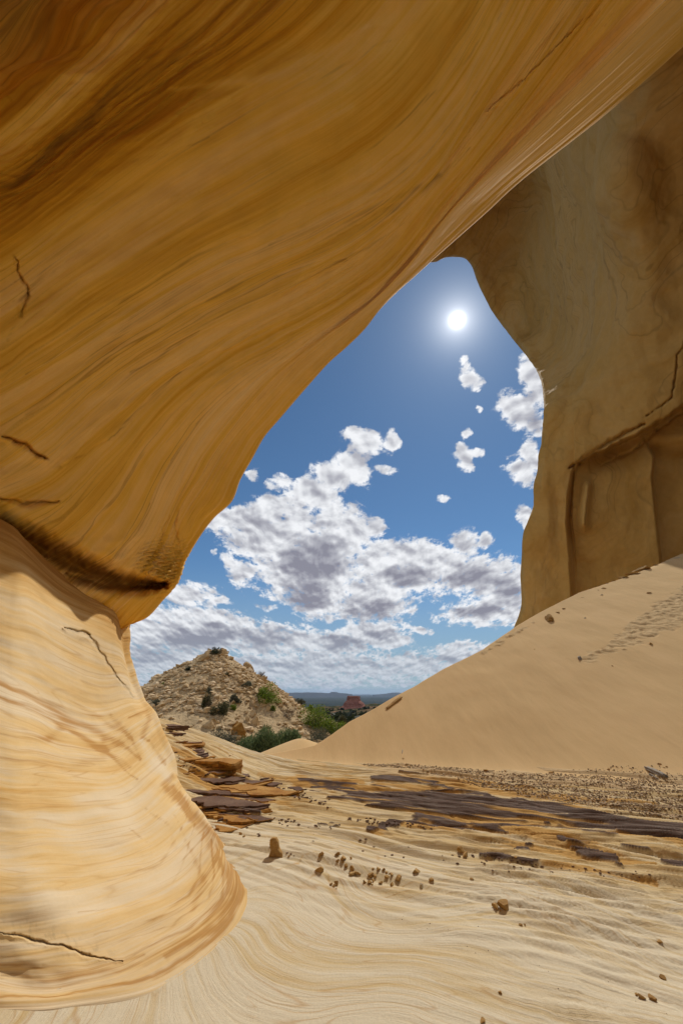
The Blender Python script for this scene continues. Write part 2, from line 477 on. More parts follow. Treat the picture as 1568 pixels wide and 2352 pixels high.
TR = [
 [(264,1399),(330,1345),(376,1290),(400,1240),(425,1185),(470,1115),(530,1020),(620,905),(740,790),(860,690),(960,590),(1060,475),(1230,315),(1430,130),(1700,-120)],
 [(200,1376),(290,1310),(350,1230),(395,1140),(470,1010),(580,885),(710,790),(840,700),(940,600),(1030,480),(1200,300),(1400,90),(1600,-120)],
 [(100,1302),(180,1240),(260,1140),(350,1010),(480,880),(640,790),(790,700),(910,600),(1020,460),(1190,260),(1360,40),(1500,-150)],
 [(0,1180),(110,1120),(230,1010),(380,880),(550,775),(720,685),(870,580),(1000,430),(1150,230),(1300,20),(1420,-160)],
 [(-70,1100),(60,1010),(240,865),(440,745),(640,650),(820,550),(960,430),(1090,260),(1220,50),(1340,-160)],
 [(-140,970),(50,870),(240,745),(460,615),(680,510),(860,400),(1000,260),(1120,80),(1240,-160)],
 [(-220,850),(0,725),(170,605),(400,450),(640,310),(840,180),(980,30),(1120,-170)],
 [(-300,650),(-60,560),(100,460),(280,320),(500,170),(700,30),(880,-180)],
 [(-360,500),(-60,440),(60,395),(160,310),(300,190),(480,40),(680,-190)],
 [(-440,370),(-110,330),(20,270),(150,150),(300,0),(500,-200)],
 [(-620,230),(-260,110),(-60,-20),(120,-180),(300,-400)],
]
STREAM = [[(x, y, float(DEPF(x, y))) for (x, y) in r] for r in TR]
NSTR = len(STREAM)
# the rim recedes from the viewer towards the upper right, so that the sun rakes along its flutes
RIM = [(x, y, z + 6.3 * float(sm((x - 720) / 480.0))) for (x, y, z) in RIM]
STREAM[0] = [(x, y, z + .4 * float(sm((x - 700) / 420.0))) for (x, y, z) in STREAM[0]]
# tuck the lower ends behind the left wall
for k_, r_ in enumerate(STREAM):
    (xa, ya, za), (xb_, yb_, zb_) = r_[0], r_[1]
    L_ = math.hypot(xb_ - xa, yb_ - ya)
    STREAM[k_] = [(xa - 45 * (xb_ - xa) / L_, ya + 70, za + .9)] + r_
KC = 40
wrap = []
rim = catmull(RIM, KC)
inw = np.gradient(rim[:, :2], axis=0); inw /= np.linalg.norm(inw, axis=1)[:, None]
inw = np.stack([inw[:, 1], -inw[:, 0]], 1)     # to the left of travel = into the rock (up-left)
for off_, dd in ((260, 3.4), (120, 3.0), (45, 1.9), (14, 0.85), (3, 0.25)):
    r = rim.copy(); r[:, :2] += inw * off_ ; r[:, 2] += dd
    wrap.append(np.array([P(*q) for q in r]))
front = px_rows([RIM] + STREAM, KC)
back = []  # unseen back of the overhang, shaped to control light on the ceiling
for row in ([(-7,-2.5,2.5),(-6.2,-3.0,5.5),(-4,-3.0,8),(0,-3.2,9.6),(5,-3.4,10.4),(11,-3.4,10.6)],
            [(-7.5,-6.0,1.5),(-6.8,-6.6,3.8),(-4,-7.0,6.4),(0,-7.2,8.0),(5,-7.0,9.2),(11,-6.5,10)],
            [(-8,-8,0),(-7.4,-8.6,2.6),(-4.4,-9,5),(0,-9.2,6.6),(5,-8.6,8.2),(11,-7.6,9.6)],
            [(-9,-9.5,2),(-9,-10,8),(-4,-10,13),(0,-10,15),(5,-9,16),(11,-8,16)]):
    c = catmull(row, KC, arclen=False)
    back.append(c)
CG = np.concatenate([np.array(wrap), front, np.array(back)], 0)
nW = len(wrap)
NR, NCc = 620, 640
m_rows = CG.shape[0]
# dense rows in view, sparse elsewhere
tr = np.concatenate([np.linspace(0, nW, 40, endpoint=False), np.linspace(nW, nW + 1.4, 190, endpoint=False), np.linspace(nW + 1.4, nW + NSTR, NR - 160, endpoint=False), np.linspace(nW + NSTR, m_rows - 1, 50)])
full_rows = refine(CG, 16 * (m_rows - 1) + 1, 0)
ii = tr * 16
i0 = np.clip(np.floor(ii).astype(int), 0, full_rows.shape[0] - 2); ff_ = (ii - i0)[:, None, None]
X = full_rows[i0] * (1 - ff_) + full_rows[i0 + 1] * ff_
X = refine(X, NCc, 1)
rowp = (tr - nW)[:, None] * np.ones((1, NCc))
colp = np.linspace(0, 1, NCc)[None, :] * np.ones((len(tr), 1))
U = colp * 22.0
V = rowp * 1.1
N = grid_normals(X)
cen = X.mean(axis=(0, 1))
PX, PY, DD = proj(X[..., 0], X[..., 1], X[..., 2])
ray_d = X - np.array([0, 0, CAMZ]); ray_d /= np.linalg.norm(ray_d, axis=2, keepdims=True)
fr = sm((rowp + 0.0) / 0.25)     # no displacement at the silhouette itself
# broad swells, flutes along the beds, ledges
wv_ = fbm(X[..., 0] * .25, X[..., 1] * .25, X[..., 2] * .25, 3)
bandm = 1 - .85 * sm((1.9 - rowp) / .6) * sm((colp - .38) / .12)
disp = 0.16 * fbm(U * .16, V * .8 + wv_ * .4, 0, 4) * fr * bandm
Vw = V + .25 * wv_
saw = (Vw * 2.2 + .8 * fbm(U * .10, V * .7, 3, 2)) % 1.0
disp += 0.045 * (saw - .5) * fr * bandm * sm(fbm(U * .2, V * .6, 9, 2) * 1.5 + .4)
disp += 0.018 * fbm(U * .35, V * 9, 5, 3) * bandm * np.clip(.35 + fr, 0, 1)
# stack of thin plates near the nose
pl = np.exp(-(((PX - 385) / 55) ** 2 + ((PY - 1300) / 50) ** 2)) * (rowp > -1)
ph = (PY + .25 * PX + 5 * fbm(X[..., 0] * 1.5, X[..., 1] * 1.5, X[..., 2] * 1.5, 2)) / 8.0
disp += pl * (0.20 * (ph % 1.0) + 0.1 * fbm(PX / 30, PY / 7, 0, 3)) * (.3 + .7 * fr)
# wrinkled lower part of the bulge
wr = np.exp(-(((PX - 200) / 130) ** 2 + ((PY - 1260) / 75) ** 2)) * (rowp > -1)
disp += wr * 0.10 * fbm(U * 1.1, V * 3.2, 2, 4) * fr
# rim band: fine hanging flutes that catch the grazing sun
rimb = np.exp(-((rowp - .55) / .5) ** 2) * sm((colp - .40) / .15)
disp += rimb * (.05 * fbm(U * .08, V * 11, 7, 2) + .014 * fbm(U * .15, V * 28, 3, 1))
print('rim n.S', [round(float((N[k, c] * np.array(SV)).sum()), 2) for k in (45, 90, 140, 190, 230, 300, 400) for c in (300, 450, 560)])
rimc = rimb * (PX < 5000)
X = X - N * disp[..., None] * (1 if np.sum(N[300, 300] * ray_d[300, 300]) < 0 else -1)
# cracks and recesses (depth away from the viewer)
dep = np.zeros_like(PX)
crk = np.zeros_like(PX)
vis = (rowp > -1.0) & (rowp < NSTR)
JIT = {}
def jitter(kind):
    key = (id(PX), kind)
    if JIT.get('key') != id(PX): JIT.clear(); JIT['key'] = id(PX)
    if key not in JIT:
        sc_, am = (22, 4) if kind == 'c' else (90, 7)
        cx, cy = np.clip(PX, -900, 2500), np.clip(PY, -900, 3300)
        JIT[key] = (am * fbm(cx / sc_, cy / sc_, 1, 3), am * fbm(cx / sc_, cy / sc_, 5, 3))
    return JIT[key]
def local(pts, pad):
    xs = [q[0] for q in pts]; ys = [q[1] for q in pts]
    return (PX > min(xs) - pad) & (PX < max(xs) + pad) & (PY > min(ys) - pad) & (PY < max(ys) + pad) & vis
def crack(pts, wpx, depth, soft=1.0, hook=0.0):
    jx, jy = jitter('c')
    mk = local(pts, wpx * 12 + 10)
    d, p, s_ = polydist((PX + jx)[mk], (PY + jy)[mk], pts)
    wv2 = wpx * (0.25 + 0.75 * np.sin(np.clip(p, 0.02, .98) * math.pi))
    k = np.exp(-(d / wv2) ** 2)
    dep[mk] += k * depth
    crk[mk] = np.maximum(crk[mk], k)
    if hook:
        dep[mk] -= np.exp(-(d / (wv2 * 5)) ** 2) * (s_ > 0) * hook
def bed(pts, wpx, k, attrn='stain_shade'):
    jx, jy = jitter('b')
    mk = local(pts, wpx * 2.5 + 12)
    d, p, s_ = polydist((PX + jx)[mk], (PY + jy)[mk], pts)
    e = np.exp(-(d / (wpx * (.35 + .65 * np.sin(np.clip(p, .05, .95) * math.pi)))) ** 2)
    if attrn == 'stain_shade': stain_shade[mk] = np.clip(stain_shade[mk] + k * e, 0, 1)
    else: tone[mk] += k * e
crack([(36,588),(44,625),(60,665),(66,680),(52,700),(40,730)], 3.6, .13, hook=.05)
crack([(0,1000),(45,1020),(95,1052)], 6, .25, hook=.10)
crack([(-60,1185),(0,1200),(100,1262),(210,1318),(290,1338),(380,1345)], 26, 1.15)
crack([(150,1318),(250,1350),(330,1352),(385,1338)], 11, .40)
crack([(0,1145),(60,1158),(120,1152)], 6, .16, hook=.05)
crack([(395,1180),(375,1215),(372,1250)], 2.5, .05)
crack([(415,1165),(405,1215),(410,1250)], 2.5, .05)
crack([(300,965),(200,1030),(120,1075)], 3.0, .03, hook=.04)
crack([(1120,255),(1230,150),(1370,20)], 3.0, .05, hook=.10)
X = X + ray_d * dep[..., None]
tone = np.zeros_like(PX)
tone += .20 * np.exp(-((rowp - 1.0) / 2.2) ** 2) * sm((colp - .12) / .3) - .20 * sm((rowp - 6) / 3)  # upper left beds darker: browner stone, with lens falloff painted in
# named dark beds traced as long stripes, plus shade painted into the recess
stain_shade = np.zeros_like(PX)
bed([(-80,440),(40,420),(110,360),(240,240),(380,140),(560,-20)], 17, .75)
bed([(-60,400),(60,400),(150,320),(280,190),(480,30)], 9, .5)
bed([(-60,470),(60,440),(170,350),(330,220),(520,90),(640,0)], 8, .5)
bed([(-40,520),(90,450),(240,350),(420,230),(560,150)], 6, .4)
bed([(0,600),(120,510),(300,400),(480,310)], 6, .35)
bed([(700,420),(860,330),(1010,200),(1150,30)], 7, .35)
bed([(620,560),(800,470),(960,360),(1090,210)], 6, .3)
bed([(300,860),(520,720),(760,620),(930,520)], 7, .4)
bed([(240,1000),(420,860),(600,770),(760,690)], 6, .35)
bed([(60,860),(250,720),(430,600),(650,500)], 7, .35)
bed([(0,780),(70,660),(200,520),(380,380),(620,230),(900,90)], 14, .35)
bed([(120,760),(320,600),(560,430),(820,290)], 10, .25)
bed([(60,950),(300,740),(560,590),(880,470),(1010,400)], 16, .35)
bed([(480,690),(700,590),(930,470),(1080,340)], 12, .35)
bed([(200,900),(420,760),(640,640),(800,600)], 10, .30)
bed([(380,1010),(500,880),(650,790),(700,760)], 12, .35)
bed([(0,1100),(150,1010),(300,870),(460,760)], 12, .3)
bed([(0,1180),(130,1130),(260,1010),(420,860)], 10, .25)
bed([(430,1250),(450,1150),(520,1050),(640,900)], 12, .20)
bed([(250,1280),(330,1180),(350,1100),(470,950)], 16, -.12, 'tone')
bed([(-60,1190),(60,1225),(160,1290),(260,1330)], 40, .75)  # shadow of the recess painted as a broad dark band
bed([(120,1325),(230,1352),(340,1352)], 14, .6)  # crevice shade painted along its line
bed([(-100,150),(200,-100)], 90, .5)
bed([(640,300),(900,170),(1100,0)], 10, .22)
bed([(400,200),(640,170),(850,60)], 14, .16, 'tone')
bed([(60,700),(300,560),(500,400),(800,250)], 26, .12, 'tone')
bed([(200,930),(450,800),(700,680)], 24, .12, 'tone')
stain_shade = np.clip(stain_shade + .35 * crk, 0, 1)  # cracks and recess darkened in the colour too, as painted shade
o = grid_mesh('overhang_rock', X, M['ceiling'], np.stack([U, V], -1), {'tone': tone, 'stain_shade': stain_shade})
tag(o, 'huge banded ochre sandstone overhang sweeping across the top left of the arch', None, None, 'structure')

# ------------------------------------------------------------------ terrain height functions
CREST_Y = 11.4
def h_floor(x, y):
    x = np.asarray(x, float); y = np.asarray(y, float)
    h = np.interp(-x, [1.4, 2.1, 2.6, 3.1, 3.7, 4.6, 6], [0, .12, .27, .42, .54, .75, .95]) * sm((y - 7.3 - .5 * sm((-x - 2) / 2)) / 2.2)
    h = h - .008 * sm((-x - .2) / .8) * (1 - sm((y - 6.6) / 2)) 
    h = h + .045 * fbm(x * .35, y * .35, 2, 3) * np.maximum(sm((x + .3) / 1.5), sm((y - 7) / 2))
    yc = CREST_Y + .25 * np.sin(x * .9) - .18 * (x + 1)
    e = np.clip(y - yc, 0, None)
    h = h - np.minimum(.45 * e * e / (e + 1.0), 4.0)
    return h
NF = np.array([.31, .951])                       # uphill direction of the dune
def dune_s(x, y):
    return (x - 6.35) * NF[0] + (y - 8.82) * NF[1]
SL = .51
def dune_plane(x, y):
    s = dune_s(x, y)
    return np.where(s > 0, SL * s * (s / (s + .5)) + .0 , .25 * s)
CRpx = [(722,1713),(760,1690),(800,1660),(850,1633),(900,1605),(1000,1547),(1110,1490),(1188,1436),(1250,1400),(1330,1362),(1460,1316),(1568,1272),(1720,1215),(1900,1150)]
def crest_points():
    out = []
    for (dx, dy) in CRpx:
        r = ray(dx, dy)
        ts = np.linspace(5, 60, 6000)
        z = CAMZ + r[2] * ts; pz = dune_plane(r[0] * ts, r[1] * ts)
        k = np.argmax(pz > z)
        out.append((r[0] * ts[k], r[1] * ts[k]))
    return np.array(out)
CRW = crest_points()
CRW = np.vstack([[-6, CRW[0][1] - .4], CRW, [60, CRW[-1][1] + 3]])
def h_dune(x, y):
    x = np.asarray(x, float); y = np.asarray(y, float)
    yc = np.interp(x, CRW[:, 0], CRW[:, 1])
    base = dune_plane(x, np.minimum(y, yc))
    e = np.clip(y - yc, 0, None)
    h = base - .5 * e * e / (e + .8)
    h = np.maximum(h, -4 + 0 * h)
    h = h + .05 * fbm(x * .30, y * .30, 4, 3) * sm(dune_s(x, y) / 2.0)
    return h
def h_hill(x, y):
    x = np.asarray(x, float); y = np.asarray(y, float)
    ax, ay, az = -13.3, 45.0, 5.9
    dx, dy = x - ax, y - ay
    wob = fbm(x * .09, y * .09, 1, 4)
    r1 = np.where(dx > 0, dx * .66, -dx * .60)
    r2 = np.where(dy < 0, -dy * .60, dy * .7)
    rr = np.sqrt(r1 ** 2 + r2 ** 2 + .04) + .55 * wob * sm(np.hypot(dx, dy) / 8)
    hill = az - rr + .1
    # valley floor and the slope beyond towards the low plateau
    val = -2.4 + .35 * fbm(x * .12, y * .12, 3, 4) - 24 * sm((y - 60) / 220) - 1.5 * sm((y - 48) / 30)
    k = 1.2
    hh = np.logaddexp(hill / k, val / k) * k
    return hh + .10 * fbm(x * .8, y * .8, 0, 3)
def ray_hit(dx, dy, hf, t0=1.5, t1=120, n=8000):
    r = ray(dx, dy)
    ts = np.geomspace(t0, t1, n)
    z = CAMZ + r[2] * ts
    hz = hf(r[0] * ts, r[1] * ts)
    k = int(np.argmax(hz > z))
    if not (hz > z).any(): k = int(np.argmin(np.abs(hz - z)))
    return (r[0] * ts[k], r[1] * ts[k], float(hz[k])), ts[k]

# ------------------------------------------------------------------ left rock wall
Z0 = lambda dx, dy: G(dx, dy, 0.0)
def tG(dx, dy, z=0.0):
    return (z - CAMZ) / ray(dx, dy)[2]
WROWS = [
 [(-260,1050,3.9),(0,1190,5.3),(60,1240,5.9),(130,1308,6.8),(200,1360,7.7),(262,1395,8.7),(284,1420,9.3)],
 [(-260,1130,3.9),(0,1232,5.0),(60,1268,5.5),(130,1333,6.3),(200,1378,7.2),(264,1405,8.3),(284,1446,9.2)],
 [(-260,1210,3.8),(0,1320,4.7),(70,1340,5.2),(150,1390,6.2),(230,1425,7.4),(272,1450,8.3),(285,1500,9.1)],
 [(-260,1310,3.6),(0,1420,4.3),(75,1445,4.8),(150,1485,5.6),(230,1520,6.9),(282,1530,8.1),(298,1560,9.0)],
 [(-260,1430,3.4),(0,1530,3.95),(75,1560,4.4),(150,1600,5.1),(230,1625,6.3),(295,1610,7.6),(318,1612,8.9)],
 [(-260,1550,2.98),(0,1635,3.55),(75,1655,3.95),(150,1685,4.6),(240,1700,5.7),(310,1665,6.9),(345,1645,8.2)],
 [(-260,1670,2.72),(0,1735,3.2),(80,1745,3.6),(160,1758,4.15),(255,1760,5.2),(325,1722,6.4),(362,1690,7.7)],
 [(-260,1790,2.48),(0,1835,2.95),(80,1838,3.25),(165,1838,3.7),(280,1822,4.6),(350,1775,6.0),(385,1745,7.3)],
 [(-260,1910,2.25),(0,1935,2.74),(90,1934,3.0),(190,1928,3.4),(320,1892,4.2),(395,1835,5.3),(425,1808,6.6)],
 [(-260,2030,2.08),(0,2045,2.48),(100,2040,2.68),(210,2027,3.08),(360,1972,3.74),(445,1900,4.70),(475,1878,tG(475,1878,.03))],
 [(-260,2150,2.02),(0,2155,2.34),(110,2145,2.50),(240,2120,2.72),(410,2045,3.19),(490,1965,3.93),(505,1928,tG(505,1928,0))],
 [(-260,2245,1.98),(0,2245,2.255),(120,2238,2.30),(290,2200,2.455),(455,2110,2.88),(530,2010,3.54),(512,1938,tG(512,1938,-.02))],
 [(-260,2308,tG(-260,2308)),(0,2306,tG(0,2306)),(150,2298,tG(150,2298)),(350,2257,tG(350,2257)),(500,2150,tG(500,2150)),(560,2050,tG(560,2050)),(514,1940,tG(514,1940,-.02))],
]
KW = 32
Wf = px_rows(WROWS, KW)
dip = Wf[-1:] + .30 * (Wf[-1:] - Wf[-2:-1]); dip[..., 2] = -.07
dip2 = dip + .5 * (dip - Wf[-1:]); dip2[..., 2] = -.5
Wf = np.concatenate([Wf, dip, dip2], 0)
# right side: wrap away behind; bottom rows dive below the floor
rightcol = Wf[:, -1].copy()
dirr = np.array([-.25, 1.0, 0])
f_ = np.linspace(0, 1, Wf.shape[0])
c1 = rightcol + dirr * .7 + np.array([0, 0, -.45]) * (f_[:, None] > .55)
c2 = rightcol + dirr * 2.5 + np.stack([-.6 + 0 * f_, 0 * f_, -.6 - .2 * f_], 1)
Lcol = Wf[:, 0].copy()
l1 = Lcol + np.array([-.55, -2.2, 0]); l2 = Lcol + np.array([-2.2, -6.5, .3])
l2[:, 0] = np.minimum(l2[:, 0], -4)
WG = np.concatenate([l2[:, None], l1[:, None], Wf, c1[:, None], c2[:, None]], 1)
X = refine(refine(WG, 860, 0), 620, 1)
nr_, nc_ = X.shape[:2]
PX, PY, DD = proj(X[..., 0], X[..., 1], X[..., 2])
colp = np.linspace(0, 1, nc_)[None, :] * np.ones((nr_, 1))
rowp = np.linspace(0, WG.shape[0] - 1, nr_)[:, None] * np.ones((1, nc_))
U = colp * 12; V = rowp * .62
N = grid_normals(X)
sgn = 1 if np.sum(N[400, 300] * (X[400, 300] - np.array([0, 0, CAMZ]))) < 0 else -1
N *= sgn
edge_ = sm(colp * 20) * 1.0
wv_ = fbm(X[..., 0] * .5, X[..., 1] * .5, X[..., 2] * .5, 3)
bot = 1 - sm((rowp - 11.3) / .7)
disp = .035 * fbm(U * .25, V * .7 + .3 * wv_, 1, 3) * bot
disp += .004 * fbm(U * .25, V * 6 + wv_, 2, 3) * (.4 + .6 * bot)
upper = 1 - sm((rowp - 4) / 3)
disp += .012 * fbm(U * .12, V * 5, 4, 3) * upper
X = X + N * disp[..., None]
ray_d = X - np.array([0, 0, CAMZ]); ray_d /= np.linalg.norm(ray_d, axis=2, keepdims=True)
dep = np.zeros_like(PX); crk = np.zeros_like(PX); vis = (colp > .05)
crack([(150,1440),(175,1448),(200,1455),(215,1475),(240,1515),(265,1550),(285,1580),(308,1602)], 3.4, .09, hook=.06)
crack([(150,1442),(172,1450),(203,1457)], 5.0, .10, hook=.06)
crack([(0,2143),(60,2150),(130,2168),(200,2185),(285,2205)], 3.2, .035, hook=.012)
X = X + ray_d * dep[..., None]
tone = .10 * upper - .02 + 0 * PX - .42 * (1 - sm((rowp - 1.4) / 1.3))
stain_shade = np.zeros_like(PX)
bed([(-20,1560),(80,1600),(190,1660),(270,1705),(325,1745)], 12, .75)
bed([(-20,1590),(120,1650),(230,1720),(320,1790)], 7, .6)
bed([(150,1600),(240,1655),(310,1700)], 9, .55)
bed([(-20,1690),(110,1700),(150,1660),(190,1690),(300,1760)], 14, .55)
bed([(-20,1740),(90,1755),(160,1770),(230,1745),(240,1700)], 18, .5)
bed([(-20,1840),(40,1830),(100,1790)], 10, .4)
bed([(300,1650),(335,1630),(345,1650),(330,1690),(345,1700)], 9, .7)
bed([(255,1640),(300,1690),(325,1740)], 9, .5)
bed([(380,1760),(370,1740),(345,1700)], 8, .5)
bed([(395,1780),(380,1800),(430,1850),(470,1890),(507,1930)], 14, .8)
bed([(400,1800),(440,1880),(480,1930),(520,2000),(545,2050),(500,2130),(380,2200)], 13, .6)
bed([(400,1870),(440,1950),(470,2020),(440,2100),(330,2170)], 9, .40)
bed([(505,1928),(535,1975),(556,2045),(530,2110),(480,2165),(350,2245),(150,2285),(0,2292)], 9, .8)
bed([(510,1935),(528,1990),(532,2060),(470,2140),(330,2215),(100,2245),(0,2245)], 12, .55)
bed([(500,1940),(512,1995),(510,2060),(440,2130),(310,2190),(100,2215)], 5, .5)
bed([(490,1930),(490,1990),(480,2060),(400,2120),(260,2165)], 4, .5)
bed([(470,1910),(462,1980),(440,2050),(350,2110),(220,2140)], 4, .45)
bed([(450,1890),(430,1960),(400,2020),(300,2075),(180,2095)], 4, .4)
bed([(430,1870),(405,1930),(370,1980),(280,2020),(190,2030)], 4, .35)
bed([(0,2215),(150,2225),(330,2195)], 10, .5)
bed([(340,1850),(390,1900),(410,1950),(330,2000),(250,2020)], 8, .35)
bed([(300,1900),(350,1935),(350,1960),(270,1985)], 5, .3)
bed([(180,1845),(300,1850),(350,1830)], 45, .16, 'tone')
bed([(100,1880),(240,1920),(300,1890)], 50, .16, 'tone')
bed([(330,1700),(350,1740),(390,1790)], 16, .22, 'tone')
bed([(0,1960),(120,2080)], 60, .12, 'tone')
bed([(-20,2120),(120,2090),(240,2120),(180,2160)], 24, .16)
fan = sm((rowp - 7.6) / 1.2)
fl_ = fbm(rowp * 2.6 + .35 * fbm(U * .3, rowp * .5, 3, 2), U * .05, 4, 4, .65)
stain_shade += fan * .62 * sm((fl_ - .05) / .45) * sm(fbm(U * .22, rowp * .7, 19, 2) * .9 + .55)
stain_shade += fan * .22 * np.exp(-((rowp - 11.3) / .6) ** 2) * sm(fbm(rowp * 7, U * .06, 9, 3) + .6)
up_ = fbm(rowp * 2.2 + .3 * fbm(U * .3, rowp * .5, 3, 2), U * .05, 14, 4, .6)
stain_shade += .40 * sm((rowp - 3.4) / 1) * sm((8.2 - rowp) / 1) * sm((up_ - .10) / .4)
stain_shade = np.clip(stain_shade, 0, 1)
lich = sm(fbm(U * 6, V * 7, 8, 4) * 1.1 + .1) * np.exp(-(((PX - 140) / 130) ** 2 + ((PY - (2140 + .28 * (PX - 100))) / 22) ** 2))
o = grid_mesh('rock_wall', X, M['wall'], np.stack([U, V], -1), {'tone': tone, 'stain_shade': stain_shade, 'dark': np.clip(.35 * crk + .35 * lich, 0, 1)}, flip=sgn < 0)
tag(o, 'smooth cream and ochre swirled sandstone wall bulging on the left', None, None, 'structure')

# ------------------------------------------------------------------ right cliff, far away behind the dune
CLcols = [  # left contour first, each column from the top down: (dx, dy, depth)
 [(985,600,58),(1010,592,58.2),(1045,588,58.5),(1076,598,58.5),(1100,650,58),(1131,710,58),(1175,772,58),(1215,822,58),(1240,866,58),(1249,925,57.5),(1244,1015,57),(1240,1065,56.8),(1231,1120,56.4),(1227,1155,56),(1213,1195,56),(1204,1225,56),(1200,1275,56),(1197,1330,55.6),(1199,1375,55),(1196,1402,54.6),(1184,1440,54),(1165,1500,53)],
]
contour = catmull([(800, 440, 58), (900, 545, 58)] + CLcols[0], 60)
def cl_col(k, dxo, dyo, depf):
    c = contour.copy()
    s = np.linspace(0, 1, 60)
    c[:, 0] += dxo * (1 if np.isscalar(dxo) else 1)
    c[:, 1] += dyo * (1 - s)
    c[:, 2] = depf(c[:, 0], c[:, 1], c[:, 2])
    return c
cols = []
def mkcol(pts):
    (x, y, d) = pts[0]
    return np.array([P(*q) for q in catmull([(x - 190, y - 165, d)] + pts, 60)])
wrapc = contour.copy(); wrapc[:, 0] += 25; wrapc[:, 1] -= 12 * np.linspace(1, 0, 60); wrapc[:, 2] += 7
wrap0 = contour.copy(); wrap0[:, 0] += 4; wrap0[:, 2] += 2
cols.append(np.array([P(*q) for q in wrapc])); cols.append(np.array([P(*q) for q in wrap0]))
cols.append(np.array([P(*q) for q in contour]))
cols.append(mkcol([(985,560,57),(1045,556,57),(1100,580,57),(1150,640,56.5),(1200,730,56),(1240,790,56),(1268,880,56),(1272,960,55.5),(1262,1060,55),(1250,1150,54.5),(1240,1220,54),(1240,1330,53.5),(1240,1440,53),(1235,1500,52.5)]))
cols.append(mkcol([(1000,500,55),(1080,490,55),(1160,540,55),(1230,640,54.5),(1290,760,54),(1320,860,54),(1318,960,53.5),(1300,1060,53),(1290,1150,53),(1290,1250,52.5),(1290,1400,52),(1290,1500,51.5)]))
cols.append(mkcol([(1010,440,52),(1120,410,52),(1230,450,52),(1320,570,52),(1380,720,51.5),(1400,860,51),(1390,1000,51),(1370,1110,50.5),(1360,1250,50),(1360,1400,49.5),(1360,1500,49)]))
cols.append(mkcol([(1080,340,47),(1220,290,47),(1360,370,47.5),(1440,540,48),(1480,740,48),(1490,920,48),(1480,1080,48),(1460,1250,47.5),(1450,1400,47),(1450,1500,46.5)]))
cols.append(mkcol([(1180,220,40),(1360,160,41),(1500,270,43),(1570,480,45),(1590,720,45.5),(1595,950,45.5),(1590,1150,45),(1580,1300,44.5),(1570,1400,44),(1570,1500,43)]))
cols.append(mkcol([(1300,80,32),(1520,20,34),(1680,180,38),(1750,450,41),(1760,720,42),(1760,950,42),(1750,1150,41.5),(1740,1300,41),(1730,1400,40),(1730,1500,39)]))
cols.append(mkcol([(1500,-80,25),(1750,-120,28),(1950,100,33),(2020,420,37),(2030,720,38),(2030,950,38),(2020,1150,37),(2000,1300,36.5),(2000,1400,36),(2000,1500,35)]))
last = cols[-1].copy(); last[:, 0] += 6; last[:, 1] -= 14; cols.append(last)
last = last.copy(); last[:, 0] -= 3; last[:, 1] -= 18; cols.append(last)
for c_ in cols:
    px_, py_, _ = proj(c_[:, 0], c_[:, 1], c_[:, 2])
    k_ = 1 + .95 * sm((960 - py_) / 230) * sm((1420 - px_) / 260)
    c_[:, :] = (c_ - np.array([0, 0, CAMZ])) * k_[:, None] + np.array([0, 0, CAMZ])
CLG = np.array(cols).transpose(1, 0, 2)     # rows = along contour, columns = inward
X = refine(refine(CLG, 560, 0), 560, 1)
nr_, nc_ = X.shape[:2]
PX, PY, DD = proj(X[..., 0], X[..., 1], X[..., 2])
colp = np.linspace(0, len(cols) - 1, nc_)[None, :] * np.ones((nr_, 1))
rowp = np.linspace(0, 1, nr_)[:, None] * np.ones((1, nc_))
N = grid_normals(X)
sgn = 1 if np.sum(N[300, 300] * (X[300, 300] - np.array([0, 0, CAMZ]))) < 0 else -1
N *= sgn
fr = sm((colp - 2) / .35)
disp = 1.3 * fbm(X[..., 0] * .06, X[..., 1] * .06, X[..., 2] * .05, 4) * fr
disp += .28 * fbm(X[..., 0] * .35, X[..., 1] * .35, X[..., 2] * .22, 4) * np.clip(fr + .3, 0, 1)
X = X + N * disp[..., None]
ray_d = X - np.array([0, 0, CAMZ]); ray_d /= np.linalg.norm(ray_d, axis=2, keepdims=True)
dep = np.zeros_like(PX); crk = np.zeros_like(PX); vis = (colp > 1.5)
# lower recessed alcove: everything below the slanting break and right of the buttress edge steps back
e1 = np.interp(PY, [1050,1090,1150,1200,1300,1400], [1330,1318,1312,1308,1310,1316])
brk = np.interp(PX, [1200,1290,1330,1400,1480,1570,1700], [1140,1085,1062,1030,985,930,860]) + 5 * fbm(PX / 40, PY / 40, 0, 3)
below = sm((PY - brk) / 10)
dep += 3.0 * sm((PX - e1) / 16 + .5) * below * vis
dep += 2.2 * below * sm((PX - e1) / 60) * np.exp(-((PY - brk) / 60) ** 2) * vis
e2 = np.interp(PY, [1000,1050,1100,1250,1320], [1470,1500,1497,1512,1520])
dep += 3.0 * sm((PX - e2) / 7 + .5) * sm((PY - 1000) / 60) * vis
rib = np.interp(PY, [1090,1200,1320], [1352,1345,1345])
dep -= 2.0 * np.exp(-((PX - rib) / 10) ** 2) * sm((PY - 1095) / 30) * sm((1230 - PY) / 25) * vis
